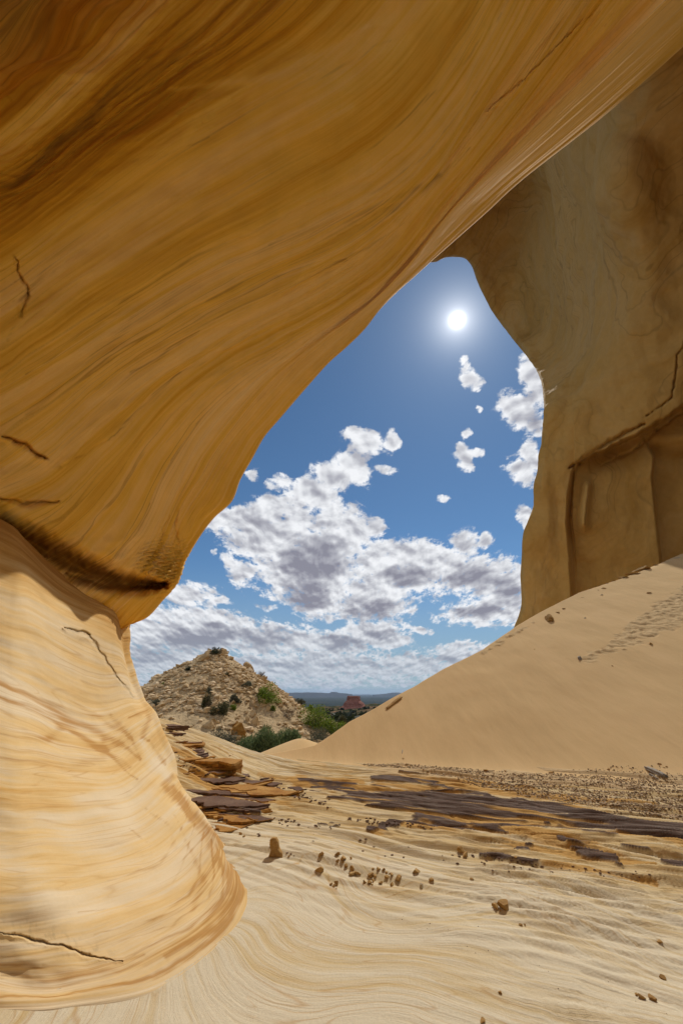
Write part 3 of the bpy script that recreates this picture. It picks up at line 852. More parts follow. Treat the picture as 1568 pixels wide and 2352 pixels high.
# buttress left of it
dep += 1.2 * sm((PX - 1255) / 30) * np.exp(-((PY - 1120) / 130) ** 2) * (PX < 1320) * vis
crack([(1310,1080),(1340,1058),(1420,1010),(1480,975)], 6, .9)
crack([(1480,958),(1510,940),(1540,915),(1548,870),(1552,820),(1580,770)], 2, .7)
crack([(1380,1075),(1450,1040),(1520,980),(1580,940)], 4, .4)
X = X + ray_d * dep[..., None]
U = PX * .06; V = PY * .06
U = X[..., 0]; V = X[..., 2]
flowv = fbm(X[..., 0] * .05, X[..., 1] * .05, X[..., 2] * .05, 3)
tone = .05 + .10 * sm((1000 - PY) / 500)
lowdk = np.exp(-((PY - (1400 - .33 * (PX - 1200))) / 45) ** 2)
stain_shade = np.clip(.45 * crk + .35 * sm(fbm(PX / 14, PY / 160, 2, 4) * 1.4 - .1) * sm((PY - 1080) / 80), 0, 1)
UVv = np.stack([X[..., 2] * .9 + 2 * flowv, X[..., 0] * .9 + .5 * X[..., 1] + 2 * flowv], -1)   # streaks run down the face
o = grid_mesh('cliff', X, M['far'], UVv, {'tone': tone, 'stain_shade': stain_shade}, flip=sgn < 0)
tag(o, 'tall shaded tan sandstone cliff curving up behind the dune on the right', None, None, 'structure')

# ------------------------------------------------------------------ rock floor
def q_of(x, y): return .45 * x + .893 * y
def p_of(x, y): return .893 * x - .45 * y
nR, nA = 1000, 1050
yy = np.concatenate([-np.geomspace(6, .05, 40), np.geomspace(.4, 3.0, 190, endpoint=False), np.linspace(3.0, 12.2, 710, endpoint=False), np.linspace(12.2, 17, 60)])
# columns fan out with distance so the sheet is dense near the camera
aa = np.linspace(-1, 1, nA)
Xg = aa[None, :] * (2.4 + .86 * np.clip(yy, 0, None)[:, None] + 1.5 * np.abs(np.minimum(yy, 0))[:, None]) + .3
Yg = yy[:, None] * np.ones_like(aa)[None, :]
H = h_floor(Xg, Yg)
q = q_of(Xg, Yg); p = p_of(Xg, Yg)
wq = .35 * fbm(Xg * .35, Yg * .35, 1, 3)
qq = q + wq * .6
near = 1 - sm((q - 4.2) / 1.6)
# fine wind-cut ribs running along the beds, slanting scallops
st_ = fbm(p * .30 + .25 * q, qq * 3.3, 0, 3) * 6
st_ = (np.floor(st_) + sm((st_ - np.floor(st_)) / .22)) / 6
H = H + .075 * st_ * sm((q - 3.2) / 1.2) + .004 * fbm(p * .45, qq * 5.5, 0, 3) * (.5 + .8 * sm((q - 3.4) / 1.5))
sw = fbm(Xg * .5 + 3, Yg * .5, 5, 3)
rip = fbm(p * 1.1 + qq * 2.2, qq * 8 - p * 1.1, 2, 2)
rs_ = rip * 3
H = H + .017 * (np.floor(rs_) + sm((rs_ - np.floor(rs_)) / .3)) / 2 * sm((Xg - .2) / 1.6) * (1 - sm((q - 6.2) / .6))
# slate band: broken plates standing a few centimetres above the ribs
PX, PY, DDf = proj(Xg, Yg, h_floor(Xg, Yg))
vis = (Yg > 2)
stain_shade = np.zeros_like(PX); tone = stain_shade
SLATE = [([(690,1798),(850,1828),(1050,1850),(1250,1872),(1420,1898),(1640,1945)], 21, 1.0),
         ([(760,1832),(900,1842),(1100,1862),(1300,1880)], 13, .9),
         ([(850,1792),(960,1797),(1060,1818)], 10, .9), ([(1120,1845),(1300,1868),(1500,1892),(1640,1915)], 22, 1.0),
         ([(840,1905),(960,1885),(1100,1898),(1260,1905)], 13, 1.0), ([(1250,1905),(1400,1930),(1568,1985),(1700,2020)], 10, .75),
         ([(1290,1935),(1350,1955),(1430,1988)], 17, 1.0), ([(1100,1968),(1180,1978),(1250,1985)], 6, .8),
         ([(730,1895),(780,1897)], 5, .8), ([(1530,1985),(1640,2010)], 14, 1.0), ([(1180,1952),(1240,1940)], 8, .7),
         ([(560,1870),(600,1880)], 5, .6), ([(500,1855),(560,1872)], 7, .6)]
for a_p, a_w, a_k in SLATE: bed(a_p, a_w, a_k)
sl = np.clip(stain_shade, 0, 1)
OCH = [([(690,1795),(850,1825),(1050,1850),(1250,1880),(1420,1905),(1640,1960)], 46, .8), ([(850,1905),(1100,1905),(1300,1945),(1500,1990)], 34, .7),
       ([(850,1765),(950,1790),(1100,1805),(1300,1835),(1500,1850)], 14, .7), ([(600,1790),(760,1800),(830,1795)], 12, .7), ([(1100,2000),(1300,2010),(1500,2030)], 22, .6),
       ([(420,1780),(560,1830),(700,1850)], 40, .5), ([(380,1700),(450,1740),(520,1850)], 34, .7)]
stain_shade = np.zeros_like(PX)
for a_p, a_w, a_k in OCH: bed(a_p, a_w, a_k)
oc_ = np.clip(stain_shade, 0, 1)
pn_ = fbm(p * .40 + q * .7, q * 5.0 - p * .2, 7, 3, .6) + .22 * fbm(p * 1.6 + q * 2, q * 9, 27, 2)
smask = sm((sl * 1.2 + 1.05 * pn_ - .78) / .16) * (sl > .04)
lv = (pn_ * 5 + .5 * fbm(p * .8, q * 6, 3, 2))
lay = (np.floor(lv) + sm((lv - np.floor(lv)) / .25)) / 5
H = H + smask * (.007 + .024 * np.clip(lay + .25, -.25, .9))
pn2 = fbm(p * .5 + q * .6, q * 5.0, 17, 5, .58)
ocht = sm((oc_ * 1.2 + .6 * pn2 - .60) / .25)
lv = fbm(p * .6 + q * .8, q * 4.5, 13, 3) * 5
H = H + .05 * np.clip(oc_ * 1.3, 0, 1) * (1 - .6 * smask) * (np.floor(lv) + sm((lv - np.floor(lv)) / .3)) / 5
# low swirl relief bottom right
H = H + .004 * fbm(Xg * 1.5 + sw, Yg * 1.5 + sw, 11, 3) * near
# gravel band sits in a shallow trough
# sand drift tone
flow = np.stack([p, qq + .6 * near * fbm(Xg * .5, Yg * .5, 21, 2), 0 * p], -1)
gx, gy, _ = proj(Xg, Yg, H)
tone = .36 * near + .05 * sm((Yg - 8) / 2) - .10 * ocht
ochre_pat = np.clip(.95 * ocht + .2 * np.exp(-((q - 5.0) / .5) ** 2) * sm((p - 0) / 1.5), 0, 1)
PXs, PYs = PX, PY
PX, PY = gx, gy
stain_shade = np.zeros_like(PX); vis = np.ones_like(PX, bool)
tsave = tone
bed([(850,2250),(900,2190),(880,2140),(860,2090),(930,2040),(1100,2030),(1350,2050)], 10, .22)
bed([(560,1985),(640,2000),(690,1980),(700,1965),(760,1950)], 4, .5)
bed([(570,2020),(690,2030),(720,2010),(735,1985),(780,1985)], 5, .35)
bed([(540,2200),(700,2180),(780,2120),(800,2070),(900,2050)], 6, .3)
bed([(900,2350),(940,2280),(1000,2230),(1120,2200),(1300,2230),(1568,2300)], 8, .2)
bed([(590,1780),(700,1795),(760,1800),(830,1810)], 14, .6)
bed([(850,1800),(900,1785),(1000,1790),(1150,1820)], 10, .6)
bed([(520,1900),(700,1935),(900,1960),(1100,1975),(1568,2010)], 5, .35)
bed([(600,1880),(800,1930),(1000,1940)], 4, .3)
stain_shade = np.clip(stain_shade + .75 * ochre_pat, 0, 1)
tone = tsave
FX = np.stack([Xg, Yg, H], -1)
GRIDH = (yy.copy(), H.copy())
def h_real(x, y):
    x = np.asarray(x, float); y = np.asarray(y, float)
    hw = 2.4 + .86 * np.clip(y, 0, None) + 1.5 * np.abs(np.minimum(y, 0))
    ci = np.clip(((x - .3) / hw + 1) / 2 * (nA - 1), 0, nA - 1.001)
    ri = np.clip(np.interp(y, GRIDH[0], np.arange(len(GRIDH[0]))), 0, len(GRIDH[0]) - 1.001)
    c0, r0 = ci.astype(int), ri.astype(int); fc, fr_ = ci - c0, ri - r0
    g = GRIDH[1]
    return (g[r0, c0] * (1 - fc) + g[r0, c0 + 1] * fc) * (1 - fr_) + (g[r0 + 1, c0] * (1 - fc) + g[r0 + 1, c0 + 1] * fc) * fr_

m, t = mat_new('floor_sandstone')
fl = attr(t, 'flow', 'Vector'); geo = t.n('ShaderNodeNewGeometry'); pos = geo.outputs['Position']
wv = t.vmath('SCALE', t.vmath('SUBTRACT', t.noise(pos, 1.1, 3, 0.5, 0, True), (0.5, 0.5, 0.5))); wv.node.inputs['Scale'].default_value = .25
f2 = t.vmath('ADD', fl, wv)
broad = t.noise(t.vmath('MULTIPLY', f2, (.35, 2.6, 1)), 1, 5, .6, .3)
fin = t.noise(t.vmath('MULTIPLY', f2, (.9, 17, 1)), 1, 7, .68, .3)
gr = t.noise(pos, 60, 6, .75)
fac = t.math('ADD', t.math('MULTIPLY', broad, .42), t.math('MULTIPLY', fin, .58))
fac = t.math('MULTIPLY_ADD', t.math('SUBTRACT', fac, .5), 2.9, .58)
fac = t.math('ADD', fac, attr(t, 'tone'), clamp=True)
col = t.ramp(fac, [(0, (.30, .155, .04)), (.25, (.45, .285, .10)), (.45, (.51, .37, .175)), (.65, (.55, .43, .24)), (1, (.61, .54, .40))])
ln = t.noise(t.vmath('MULTIPLY', f2, (.35, 2.2, 1)), 1.0, 3, 0.5, 0.3)
lines = None
for c_, w_ in ((.41, .006), (.46, .009), (.505, .005), (.54, .010), (.59, .006)):
    q_ = t.math('SUBTRACT', 1.0, t.ss(t.math('ABSOLUTE', t.math('SUBTRACT', ln, c_)), 0.0, w_))
    lines = q_ if lines is None else t.math('MAXIMUM', lines, q_)
lines = t.math('MULTIPLY', lines, t.ss(t.noise(f2, .9, 3, .5), .42, .6))
col = t.mix(t.math('MULTIPLY', lines, .42), col, (.40, .21, .05))
st = t.ss(t.math('ADD', attr(t, 'stain_shade'), t.math('MULTIPLY', t.math('SUBTRACT', fin, .5), 1.3)), .2, .8)
st = t.math('MULTIPLY', st, t.ss(attr(t, 'stain_shade'), 0.0, .2), clamp=True)
col = t.mix(t.math('MULTIPLY', st, .8), col, (.46, .25, .055))
slc = t.ramp(t.noise(t.vmath('MULTIPLY', f2, (.8, 22, 1)), 1, 6, .7), [(0.36, (.045, .022, .012)), (.5, (.10, .062, .045)), (.64, (.17, .135, .115))])
slc = t.mix(attr(t, 'grey'), slc, (.13, .127, .13))
col = t.mix(attr(t, 'slate'), col, slc)
sand = t.ramp(t.noise(pos, 30, 5, .7), [(.2, (.46, .33, .17)), (.8, (.60, .45, .26))])
col = t.mix(attr(t, 'sandy'), col, sand)
gv = t.math('MULTIPLY_ADD', t.math('SUBTRACT', gr, .5), .28, 1.0)
col = t.mix(1.0, col, t.comb(gv, gv, gv), 'MULTIPLY')
h = t.math('ADD', t.math('MULTIPLY', fin, 1.0), t.math('MULTIPLY', gr, .35))
finish(t, col, .9, h, .55, .028)
M['floor'] = m
grey = sm((p - 2.5) / 3.0) * smask * sm(fbm(p * .4, q * 1.5, 31, 3) + .5)
sandy = sm((dune_s(Xg, Yg) + 1.35 + .25 * fbm(Xg * 1.1, Yg * 1.1, 2, 4)) / .25) * sm((Xg - .4) / .8) * (1 - smask)
o = grid_mesh('rock_floor', FX, M['floor'], flow, {'tone': tone, 'stain_shade': stain_shade, 'slate': smask, 'grey': grey, 'sandy': sandy})
tag(o, 'pale banded sandstone floor with a strip of dark broken slate plates', None, None, 'structure')

# ------------------------------------------------------------------ sand dune
m, t = mat_new('dune_sand')
geo = t.n('ShaderNodeNewGeometry'); pos = geo.outputs['Position']
big = t.noise(t.vmath('MULTIPLY', pos, (.9, .22, .3)), 1, 4, .6, .2)
gr = t.noise(pos, 120, 4, .8)
mid = t.noise(t.vmath('MULTIPLY', pos, (2.6, .7, .7)), 1, 5, .65)
col = t.ramp(t.math('ADD', t.math('MULTIPLY', big, .6), t.math('MULTIPLY', mid, .4)), [(.3, (.54, .38, .195)), (.5, (.60, .425, .22)), (.72, (.64, .455, .245))])
col = t.mix(t.math('MULTIPLY', attr(t, 'crust'), .6), col, (.52, .39, .22))
gv = t.math('MULTIPLY_ADD', t.math('SUBTRACT', gr, .5), .20, 1.0)
col = t.mix(1.0, col, t.comb(gv, gv, gv), 'MULTIPLY')
h = t.math('ADD', t.math('MULTIPLY', mid, .8), t.math('MULTIPLY', gr, .06))
finish(t, col, .95, h, .22, .08, .05)
M['sand'] = m
gx = np.concatenate([np.linspace(-7, -2, 30, endpoint=False), np.linspace(-2, 26, 760, endpoint=False), np.linspace(26, 75, 60)])
s_lin = np.concatenate([np.linspace(-1.2, 1, 120, endpoint=False), np.linspace(1, 16, 520, endpoint=False), np.linspace(16, 60, 120)])
SX, SS = np.meshgrid(gx, s_lin)
SY = (SS - (SX - 6.35) * NF[0]) / NF[1] + 8.82
SH = h_dune(SX, SY) + .006 * fbm(SX * 3, SY * 1.2, 3, 3) * sm(SS)
PX, PY, DD = proj(SX, SY, SH)
# crusted slide patches
d1, p1, _ = polydist(PX, PY, [(1345,1512),(1400,1488),(1450,1455),(1500,1430),(1560,1395),(1640,1345)])
wd = 10 + 26 * sm(p1 * 1.3)
cr_ = sm((wd - d1 + 14 * fbm(SX * 1.7, SY * 1.7, SH * 1.7, 4)) / 6) * (DD > 8)
d2, p2, _ = polydist(PX, PY, [(1110,1500),(1150,1474),(1195,1448),(1225,1432)])
cr2 = sm((4 - d2 + 6 * fbm(SX * 2, SY * 2, SH * 2, 3)) / 2) * (DD > 8)
cell = fbm(SX * 5, SY * 5, SH * 5, 4)
crust = np.clip(cr_ + cr2, 0, 1)
cell = fbm(SX * 3.2, SY * 3.2, SH * 3.2, 4) * 4
cell = (np.floor(cell) + sm((cell - np.floor(cell)) / .3)) / 4
SH = SH + crust * (.055 * cell + .015) - .02 * cr_
o = grid_mesh('sand_dune', np.stack([SX, SY, SH], -1), M['sand'], None, {'crust': crust})
tag(o, 'smooth tan sand dune rising to the right below the cliff', None, None, 'structure')

# ------------------------------------------------------------------ hill, valley and land beyond
m, t = mat_new('hill_ground')
geo = t.n('ShaderNodeNewGeometry'); pos = geo.outputs['Position']
n1 = t.noise(pos, .35, 6, .65); n2 = t.noise(pos, 3.2, 7, .7)
col = t.ramp(t.math('ADD', t.math('MULTIPLY', n1, .45), t.math('MULTIPLY', n2, .55)), [(.3, (.34, .24, .13)), (.5, (.56, .42, .25)), (.7, (.74, .57, .36))])
px_, py_, pz_ = t.sep(pos)
far = t.ss(py_, 62, 150)
scrub = t.ramp(t.noise(pos, .045, 8, .75), [(.38, (.020, .030, .014)), (.5, (.045, .05, .026)), (.60, (.20, .12, .07)), (.7, (.30, .18, .11))])
col = t.mix(far, col, scrub)
h = t.math('ADD', n2, t.math('MULTIPLY', t.noise(pos, 1.1, 4, .6), .8))
finish(t, col, .95, h, .9, .35, 0)
M['hill'] = m
xa = np.concatenate([np.linspace(-160, -45, 60, endpoint=False), np.linspace(-45, 22, 420, endpoint=False), np.linspace(22, 160, 80)])
ya = np.concatenate([np.linspace(14, 60, 380, endpoint=False), np.geomspace(60, 900, 220)])
HX, HY = np.meshgrid(xa, ya)
HX = HX * (1 + np.clip(HY - 60, 0, None) / 180)
def h_land(x, y):
    h = h_hill(x, y)
    d = sm((y - 120) / 160)
    rid = 13 * sm((y - 200) / 300) * np.exp(-((x - 55) / 120) ** 2) + 5 * fbm(x * .012, y * .012, 4, 5)
    h = h + d * rid - 70 * sm((y - 700) / 200)
    return h - 1.2 * sm((x - 2) / 8) * (y < 60)
HZ = h_land(HX, HY)
o = grid_mesh('hill_terrain', np.stack([HX, HY, HZ], -1), M['hill'])
tag(o, 'steep rubble covered sandstone hill and scrub land beyond it', None, None, 'structure')

m, t = mat_new('plain_ground')
geo = t.n('ShaderNodeNewGeometry'); pos = geo.outputs['Position']
col = t.ramp(t.noise(t.vmath('MULTIPLY', pos, (.0005, .0012, 1)), 1, 8, .68), [(.3, (.018, .026, .02)), (.52, (.035, .042, .03)), (.66, (.08, .07, .05)), (.78, (.14, .12, .09))])
finish(t, col, .95, spec=0)
M['plain'] = m
m, t = mat_new('distant_mesa_rock')
geo = t.n('ShaderNodeNewGeometry')
finish(t, t.ramp(t.noise(geo.outputs['Position'], .004, 6, .7), [(.3, (.03, .035, .03)), (.7, (.07, .06, .05))]), .95, spec=0)
M['mesa'] = m
pr = np.concatenate([[60], np.geomspace(400, 45000, 60)])
pa = np.linspace(-math.pi, math.pi, 181)
RR, AA = np.meshgrid(pr, pa, indexing='ij')
PZ = -110 + 0 * RR - 3 * fbm(RR * np.sin(AA) * .0006, RR * np.cos(AA) * .0006, 0, 3)
o = grid_mesh('plain', np.stack([RR * np.sin(AA), RR * np.cos(AA), PZ], -1), M['plain'])
tag(o, 'dark wooded plain running out to the horizon', None, None, 'structure')
# distant mesas along the horizon
def mesa(x0, x1, y, prof, name='distant_mesa', label=None):
    xs = np.linspace(x0, x1, 160)
    tt = np.linspace(0, 1, 160)
    hp = np.interp(tt, [a for a, _ in prof], [b for _, b in prof])
    hp = 60 + (hp - 60) * .48 + 8 * fbm(xs * .004, y * .001, 0, 4) * (hp > 5)
    ds = np.array([0, .35, 1, 1.6, 2.6]) ; hs = np.array([0, .55, 1, 1, 0])
    Xm = np.repeat(xs[None], 5, 0)
    Ym = y + ds[:, None] * 500 * np.ones_like(xs)[None]
    Zm = -115 + hs[:, None] * hp[None]
    tag(grid_mesh(name, np.stack([Xm, Ym, Zm], -1), M['mesa']), label, None, None, 'structure')
def mx(dx, y): 
    r = ray(dx, 1592); return r[0] / r[1] * y
mesa(mx(560, 14000), mx(810, 14000), 14000, [(0, 40), (.3, 150), (.45, 215), (.66, 225), (.74, 185), (.78, 180), (.80, 255), (.85, 255), (.89, 180), (1, 115)], label='low dark mesa with a small knob on the horizon')
mesa(mx(860, 16000), mx(960, 16000), 16000, [(0, 60), (.3, 130), (.45, 220), (.6, 225), (.8, 150), (1, 60)], label='small dark mesa on the horizon touching the dune crest')
mesa(mx(200, 18000), mx(420, 18000), 18000, [(0, 200), (.5, 205), (1, 150)], label='long blue mesa on the horizon left of the hill')

# ------------------------------------------------------------------ materials of the loose things
def rock_mat(name, stops, bstr=.5, bdist=.02, sc=1.0):
    m, t = mat_new(name)
    tc_ = t.n('ShaderNodeTexCoord'); ob = tc_.outputs['Object']
    inf = t.n('ShaderNodeObjectInfo')
    v = t.vmath('ADD', ob, t.comb(t.math('MULTIPLY', inf.outputs['Random'], 37), 0.0, 0.0))
    n1 = t.noise(t.vmath('MULTIPLY', v, (3 * sc, 3 * sc, 11 * sc)), 1, 6, .65)
    n2 = t.noise(v, 30 * sc, 6, .7)
    f = t.math('ADD', t.math('MULTIPLY', n1, .65), t.math('MULTIPLY', n2, .35))
    col = t.ramp(f, stops)
    finish(t, col, .9, f, bstr, bdist)
    return m
M['pebble'] = rock_mat('brown_stone', [(.3, (.20, .10, .03)), (.5, (.38, .23, .08)), (.7, (.50, .34, .15))])
M['paleb'] = rock_mat('pale_stone', [(.3, (.32, .26, .18)), (.5, (.46, .39, .28)), (.7, (.55, .48, .36))])
M['grey'] = rock_mat('grey_wood_stone', [(.3, (.16, .14, .12)), (.5, (.30, .27, .23)), (.7, (.44, .40, .34))])
M['ledge'] = rock_mat('ledge_stone', [(.3, (.13, .05, .012)), (.45, (.32, .15, .03)), (.58, (.42, .235, .065)), (.72, (.56, .38, .16))], .6, .03)
M['ledged'] = rock_mat('dark_ledge_stone', [(.3, (.06, .03, .016)), (.5, (.13, .075, .05)), (.7, (.20, .13, .09))], .6, .03)
M['hillrock'] = rock_mat('hill_stone', [(.3, (.28, .18, .09)), (.5, (.46, .33, .18)), (.7, (.60, .45, .27))], .6, .08, .25)
M['gravel'] = rock_mat('gravel_stone', [(.35, (.12, .085, .05)), (.5, (.26, .20, .13)), (.7, (.48, .39, .27))], .3, .01)
M['red'] = rock_mat('red_rock', [(.3, (.10, .035, .028)), (.45, (.22, .085, .06)), (.6, (.34, .15, .11)), (.75, (.42, .22, .16))], .8, 1.5, .02)
def leaf_mat(name, c0, c1):
    m, t = mat_new(name)
    geo = t.n('ShaderNodeNewGeometry')
    r = geo.outputs['Random Per Island']
    col = t.ramp(r, [(0, c0), (1, c1)])
    b = t.n('ShaderNodeBsdfPrincipled'); t.l(col, b.inputs['Base Color']); b.inputs['Roughness'].default_value = .7
    b.inputs['Specular IOR Level'].default_value = .2
    tr = t.n('ShaderNodeBsdfTranslucent'); t.l(col, tr.inputs[0])
    mx_ = t.n('ShaderNodeMixShader'); mx_.inputs[0].default_value = .3
    t.l(b.outputs[0], mx_.inputs[1]); t.l(tr.outputs[0], mx_.inputs[2])
    o = t.n('ShaderNodeOutputMaterial'); t.l(mx_.outputs[0], o.inputs[0])
    return m
M['leaf_green'] = leaf_mat('bright_green_leaves', (.07, .12, .01), (.24, .32, .04))
M['leaf_dark'] = leaf_mat('dark_olive_leaves', (.045, .05, .02), (.12, .115, .055))
M['leaf_grey'] = leaf_mat('grey_green_leaves', (.06, .065, .04), (.16, .16, .11))
M['leaf_willow'] = leaf_mat('blue_green_leaves', (.05, .09, .03), (.22, .28, .13))
M['leaf_wood'] = leaf_mat('juniper_foliage', (.018, .026, .012), (.045, .055, .025))
M['twig'] = rock_mat('dead_twig', [(.3, (.10, .075, .05)), (.7, (.28, .23, .18))], .2, .01, 1)

# ------------------------------------------------------------------ stone shapes
_bm = bmesh.new(); bmesh.ops.create_icosphere(_bm, subdivisions=4, radius=1)
ICO_V = np.array([v.co[:] for v in _bm.verts]); ICO_F = np.array([[v.index for v in f.verts] for f in _bm.faces]); _bm.free()
_bm = bmesh.new(); bmesh.ops.create_icosphere(_bm, subdivisions=1, radius=1)
ICL_V = np.array([v.co[:] for v in _bm.verts]); ICL_F = np.array([[v.index for v in f.verts] for f in _bm.faces]); _bm.free()
def stone_verts(seed, cuts=10, lo=.32, hi=.68, rough=.06, base=ICO_V, flat=.0, layers=0):
    r = np.random.RandomState(seed)
    v = base.copy()
    for _ in range(cuts):
        n = r.normal(size=3); n /= np.linalg.norm(n)
        d = r.uniform(lo, hi)
        e = np.clip(v @ n - d, 0, None)
        v = v - e[:, None] * n * .97
    n = base
    sx_ = r.uniform(0, 50)
    if len(base) > 100:
        v = v * (1 + rough * fbm(v[:, 0] * 2.5 + sx_, v[:, 1] * 2.5, v[:, 2] * 2.5, 4)[:, None])
        if layers:
            g = np.abs(((v[:, 2] * layers + .3 * fbm(v[:, 0] * 2 + sx_, v[:, 1] * 2, 0, 2)) % 1) - .5) * 2
            v[:, :2] *= (1 - .10 * (g < .3))[:, None]
    v[:, 2] = np.where(v[:, 2] < -.55, -.55, v[:, 2])
    ext = v.max(0) - v.min(0)
    v = (v - (v.max(0) + v.min(0)) / 2) / ext
    v[:, 2] += .5
    return v               # unit box, standing on z = 0
def stone_mesh(name, seed, w, d, h, mat, rot=0, tilt=(0, 0), smooth=False, parent=None, **kw):
    v = stone_verts(seed, **kw) * np.array([w, d, h])
    cx_, sx_ = math.cos(rot), math.sin(rot)
    a, b = tilt
    v = v @ np.array([[1, 0, 0], [0, math.cos(a), math.sin(a)], [0, -math.sin(a), math.cos(a)]])
    v = v @ np.array([[math.cos(b), 0, -math.sin(b)], [0, 1, 0], [math.sin(b), 0, math.cos(b)]])
    v = np.stack([v[:, 0] * cx_ - v[:, 1] * sx_, v[:, 0] * sx_ + v[:, 1] * cx_, v[:, 2]], 1)
    o = new_mesh(name, v, ICO_F.ravel(), np.full(len(ICO_F), 3), mat, smooth=False, parent=parent)
    return o
def ground(x, y):
    """height of whatever surface is on top here"""
    if y < 14 and dune_s(x, y) < 0: return float(h_floor(x, y))
    return float(h_dune(x, y))
def floor_hit(dx, dy):
    def hf(X_, Y_):
        return np.maximum(h_real(X_, Y_), h_dune(X_, Y_))
    return ray_hit(dx, dy, hf, 1.5, 60)

# ---- stones on the rock floor; (dx, dy of the foot, width px, height px, how)
def z1(X_, Y_): return (600 + X_ / 3.136) / 1.0204, (1960 + Y_ / 3.136) / 1.0204
def z2(X_, Y_): return (1050 + X_ / 2.85) / 1.0204, (1960 + Y_ / 2.85) / 1.0204
seed = 100
def put_stone(dx, dy, wpx, hpx, label, group=None, mat='pebble', name='stone', aspect=.8, sink=.12, **kw):
    global seed
    seed += 1
    (x, y, z), t_ = floor_hit(dx, dy)
    w_ = wpx * t_ / F; h_ = hpx * t_ / F * 1.12
    w_ *= 1.12; h_ *= .52
    o = stone_mesh(name, seed, w_, w_ * aspect, h_ * (1 + sink), M[mat], rot=seed * 1.7, **kw)
    o.location = (x, y + w_ * .3, z - h_ * sink)
    tag(o, label, 'stone' if name == 'stone' else name, group)
    return o
def Z1(X_, Y_, w_, h_, label, group=None, **kw):
    dx, dy = z1(X_, Y_ + h_ / 2); return put_stone(dx, dy, w_ / 3.2, h_ / 3.2, label, group, **kw)
def Z2(X_, Y_, w_, h_, label, group=None, **kw):
    dx, dy = z2(X_, Y_ + h_ / 2); return put_stone(dx, dy, w_ / 2.908, h_ / 2.908, label, group, **kw)
# the upright shard
(xs, ys_, zs), ts_ = floor_hit(*z1(138, 148))
sc_ = ts_ / F
prof = np.array([(-14, 0), (-10, 12), (-14, 22), (-13, 31), (-7, 34), (1, 33), (6, 26), (9, 14), (17, 6), (18, -1), (8, -4)]) * sc_
nP = len(prof); vv = []
for k, (dy_, sc2) in enumerate(((-.035, .72), (-.02, 1.0), (.03, .98), (.055, .66))):
    c0 = prof.mean(0)
    for (a, b) in prof: vv.append(((a - c0[0]) * sc2 + c0[0], dy_ + .12 * (b), (b - c0[1]) * sc2 + c0[1]))
bmS = bmesh.new(); bv = [bmS.verts.new(q) for q in vv]
for k in range(3):
    for i_ in range(nP): bmS.faces.new((bv[k * nP + i_], bv[k * nP + (i_ + 1) % nP], bv[(k + 1) * nP + (i_ + 1) % nP], bv[(k + 1) * nP + i_]))
bmS.faces.new([bv[i_] for i_ in range(nP)][::-1]); bmS.faces.new([bv[3 * nP + i_] for i_ in range(nP)])
bmesh.ops.subdivide_edges(bmS, edges=bmS.edges[:], cuts=2, use_grid_fill=True)
for v_ in bmS.verts:
    n_ = float(fbm(v_.co.x * 25, v_.co.y * 25, v_.co.z * 25, 3)); v_.co.x += n_ * .004; v_.co.y += n_ * .006
meS = bpy.data.meshes.new('standing_stone'); bmS.normal_update(); bmS.to_mesh(meS); bmS.free(); meS.materials.append(M['pebble'])
oS = bpy.data.objects.new('stone', meS); C.objects.link(oS); oS.location = (xs, ys_, zs)
tag(oS, 'tallest upright brown stone shard casting a shadow, nearest the swirled wall', 'stone')
Z1(465,240,66,52,'rounded tan stone lying alone left of the scattered stones')
Z1(475,130,36,52,'small upright brown stone left of the first cluster')
Z1(240,146,16,14,'tiny dark pebble just right of the tall upright shard')
Z1(1180,257,54,48,'squarish brown stone standing alone right of the clusters')
Z1(1215,362,28,50,'pale grey upright pebble right of the clusters', mat='paleb')
Z1(1045,307,52,46,'largest rounded stone at the right end of the second cluster')
Z1(1505,95,58,62,'reddish brown leaning stone of the pair beneath the slate band', tilt=(0, .5))
Z1(1540,128,44,56,'narrow brown stone resting against a leaning stone beneath the slate')
Z1(1290,320,32,32,'small brown stone beside the pale grey pebble')
Z1(697,158,20,24,'small lone pebble right of the first cluster of stones')
A_, B_ = 'small brown stone in the left cluster on the pale rock floor', 'small brown stone in the middle cluster on the pale rock floor'
for q, lb in (((595,125,36,40),'pointed brown stone furthest back in the left cluster'),((640,158,52,42),'widest brown stone near the back of the left cluster'),
              ((600,180,26,30),'small stone on the left edge of the left cluster'),((640,190,18,18),'smallest round stone inside the left cluster'),
              ((662,215,28,38),'brown stone at the centre of the left cluster'),((705,232,36,56),'tallest upright stone of the left cluster'),
              ((703,277,42,36),'stone nearest the viewer in the left cluster'),((745,270,42,38),'knobbly stone at the right end of the left cluster'),
              ((765,278,14,12),'crumb of stone at the right tip of the left cluster')):
    Z1(*q, lb, 'left cluster of small stones')
for q in ((858,238,20,18),(900,240,36,32),(938,245,24,34),(960,265,25,20),(845,282,44,46),(873,292,28,30),(1000,280,26,28),(962,300,30,28),(798,330,26,34),(830,338,34,32),(860,325,26,28),(853,355,15,12),(980,272,18,16)):
    Z1(*q, B_, 'middle cluster of small stones')
Z1(916,340,34,30,'rounded stone just below the middle cluster')
Z1(998,352,30,32,'small stone below and right of the middle cluster')
for q, lb in (((550,350,20,30),'leftmost stone in the nearest little cluster of four'),((590,342,36,46),'largest angular stone in the nearest little cluster of four'),
              ((573,362,26,28),'middle stone in the nearest little cluster of four'),((591,383,12,12),'tiny crumb in front of the nearest little cluster of four')):
    Z1(*q, lb, 'nearest cluster of four stones')
Z2(388,455,82,66,'triangular dark brown stone with a smaller stone on its left', lo=.35)
Z2(320,466,50,42,'small tan stone touching the triangular stone')
Z2(350,497,14,12,'tiny pebble in front of the triangular stone')
Z2(486,592,22,18,'left of two pebbles below the triangular stone')
Z2(512,590,13,13,'right and smaller of two pebbles below the triangular stone')
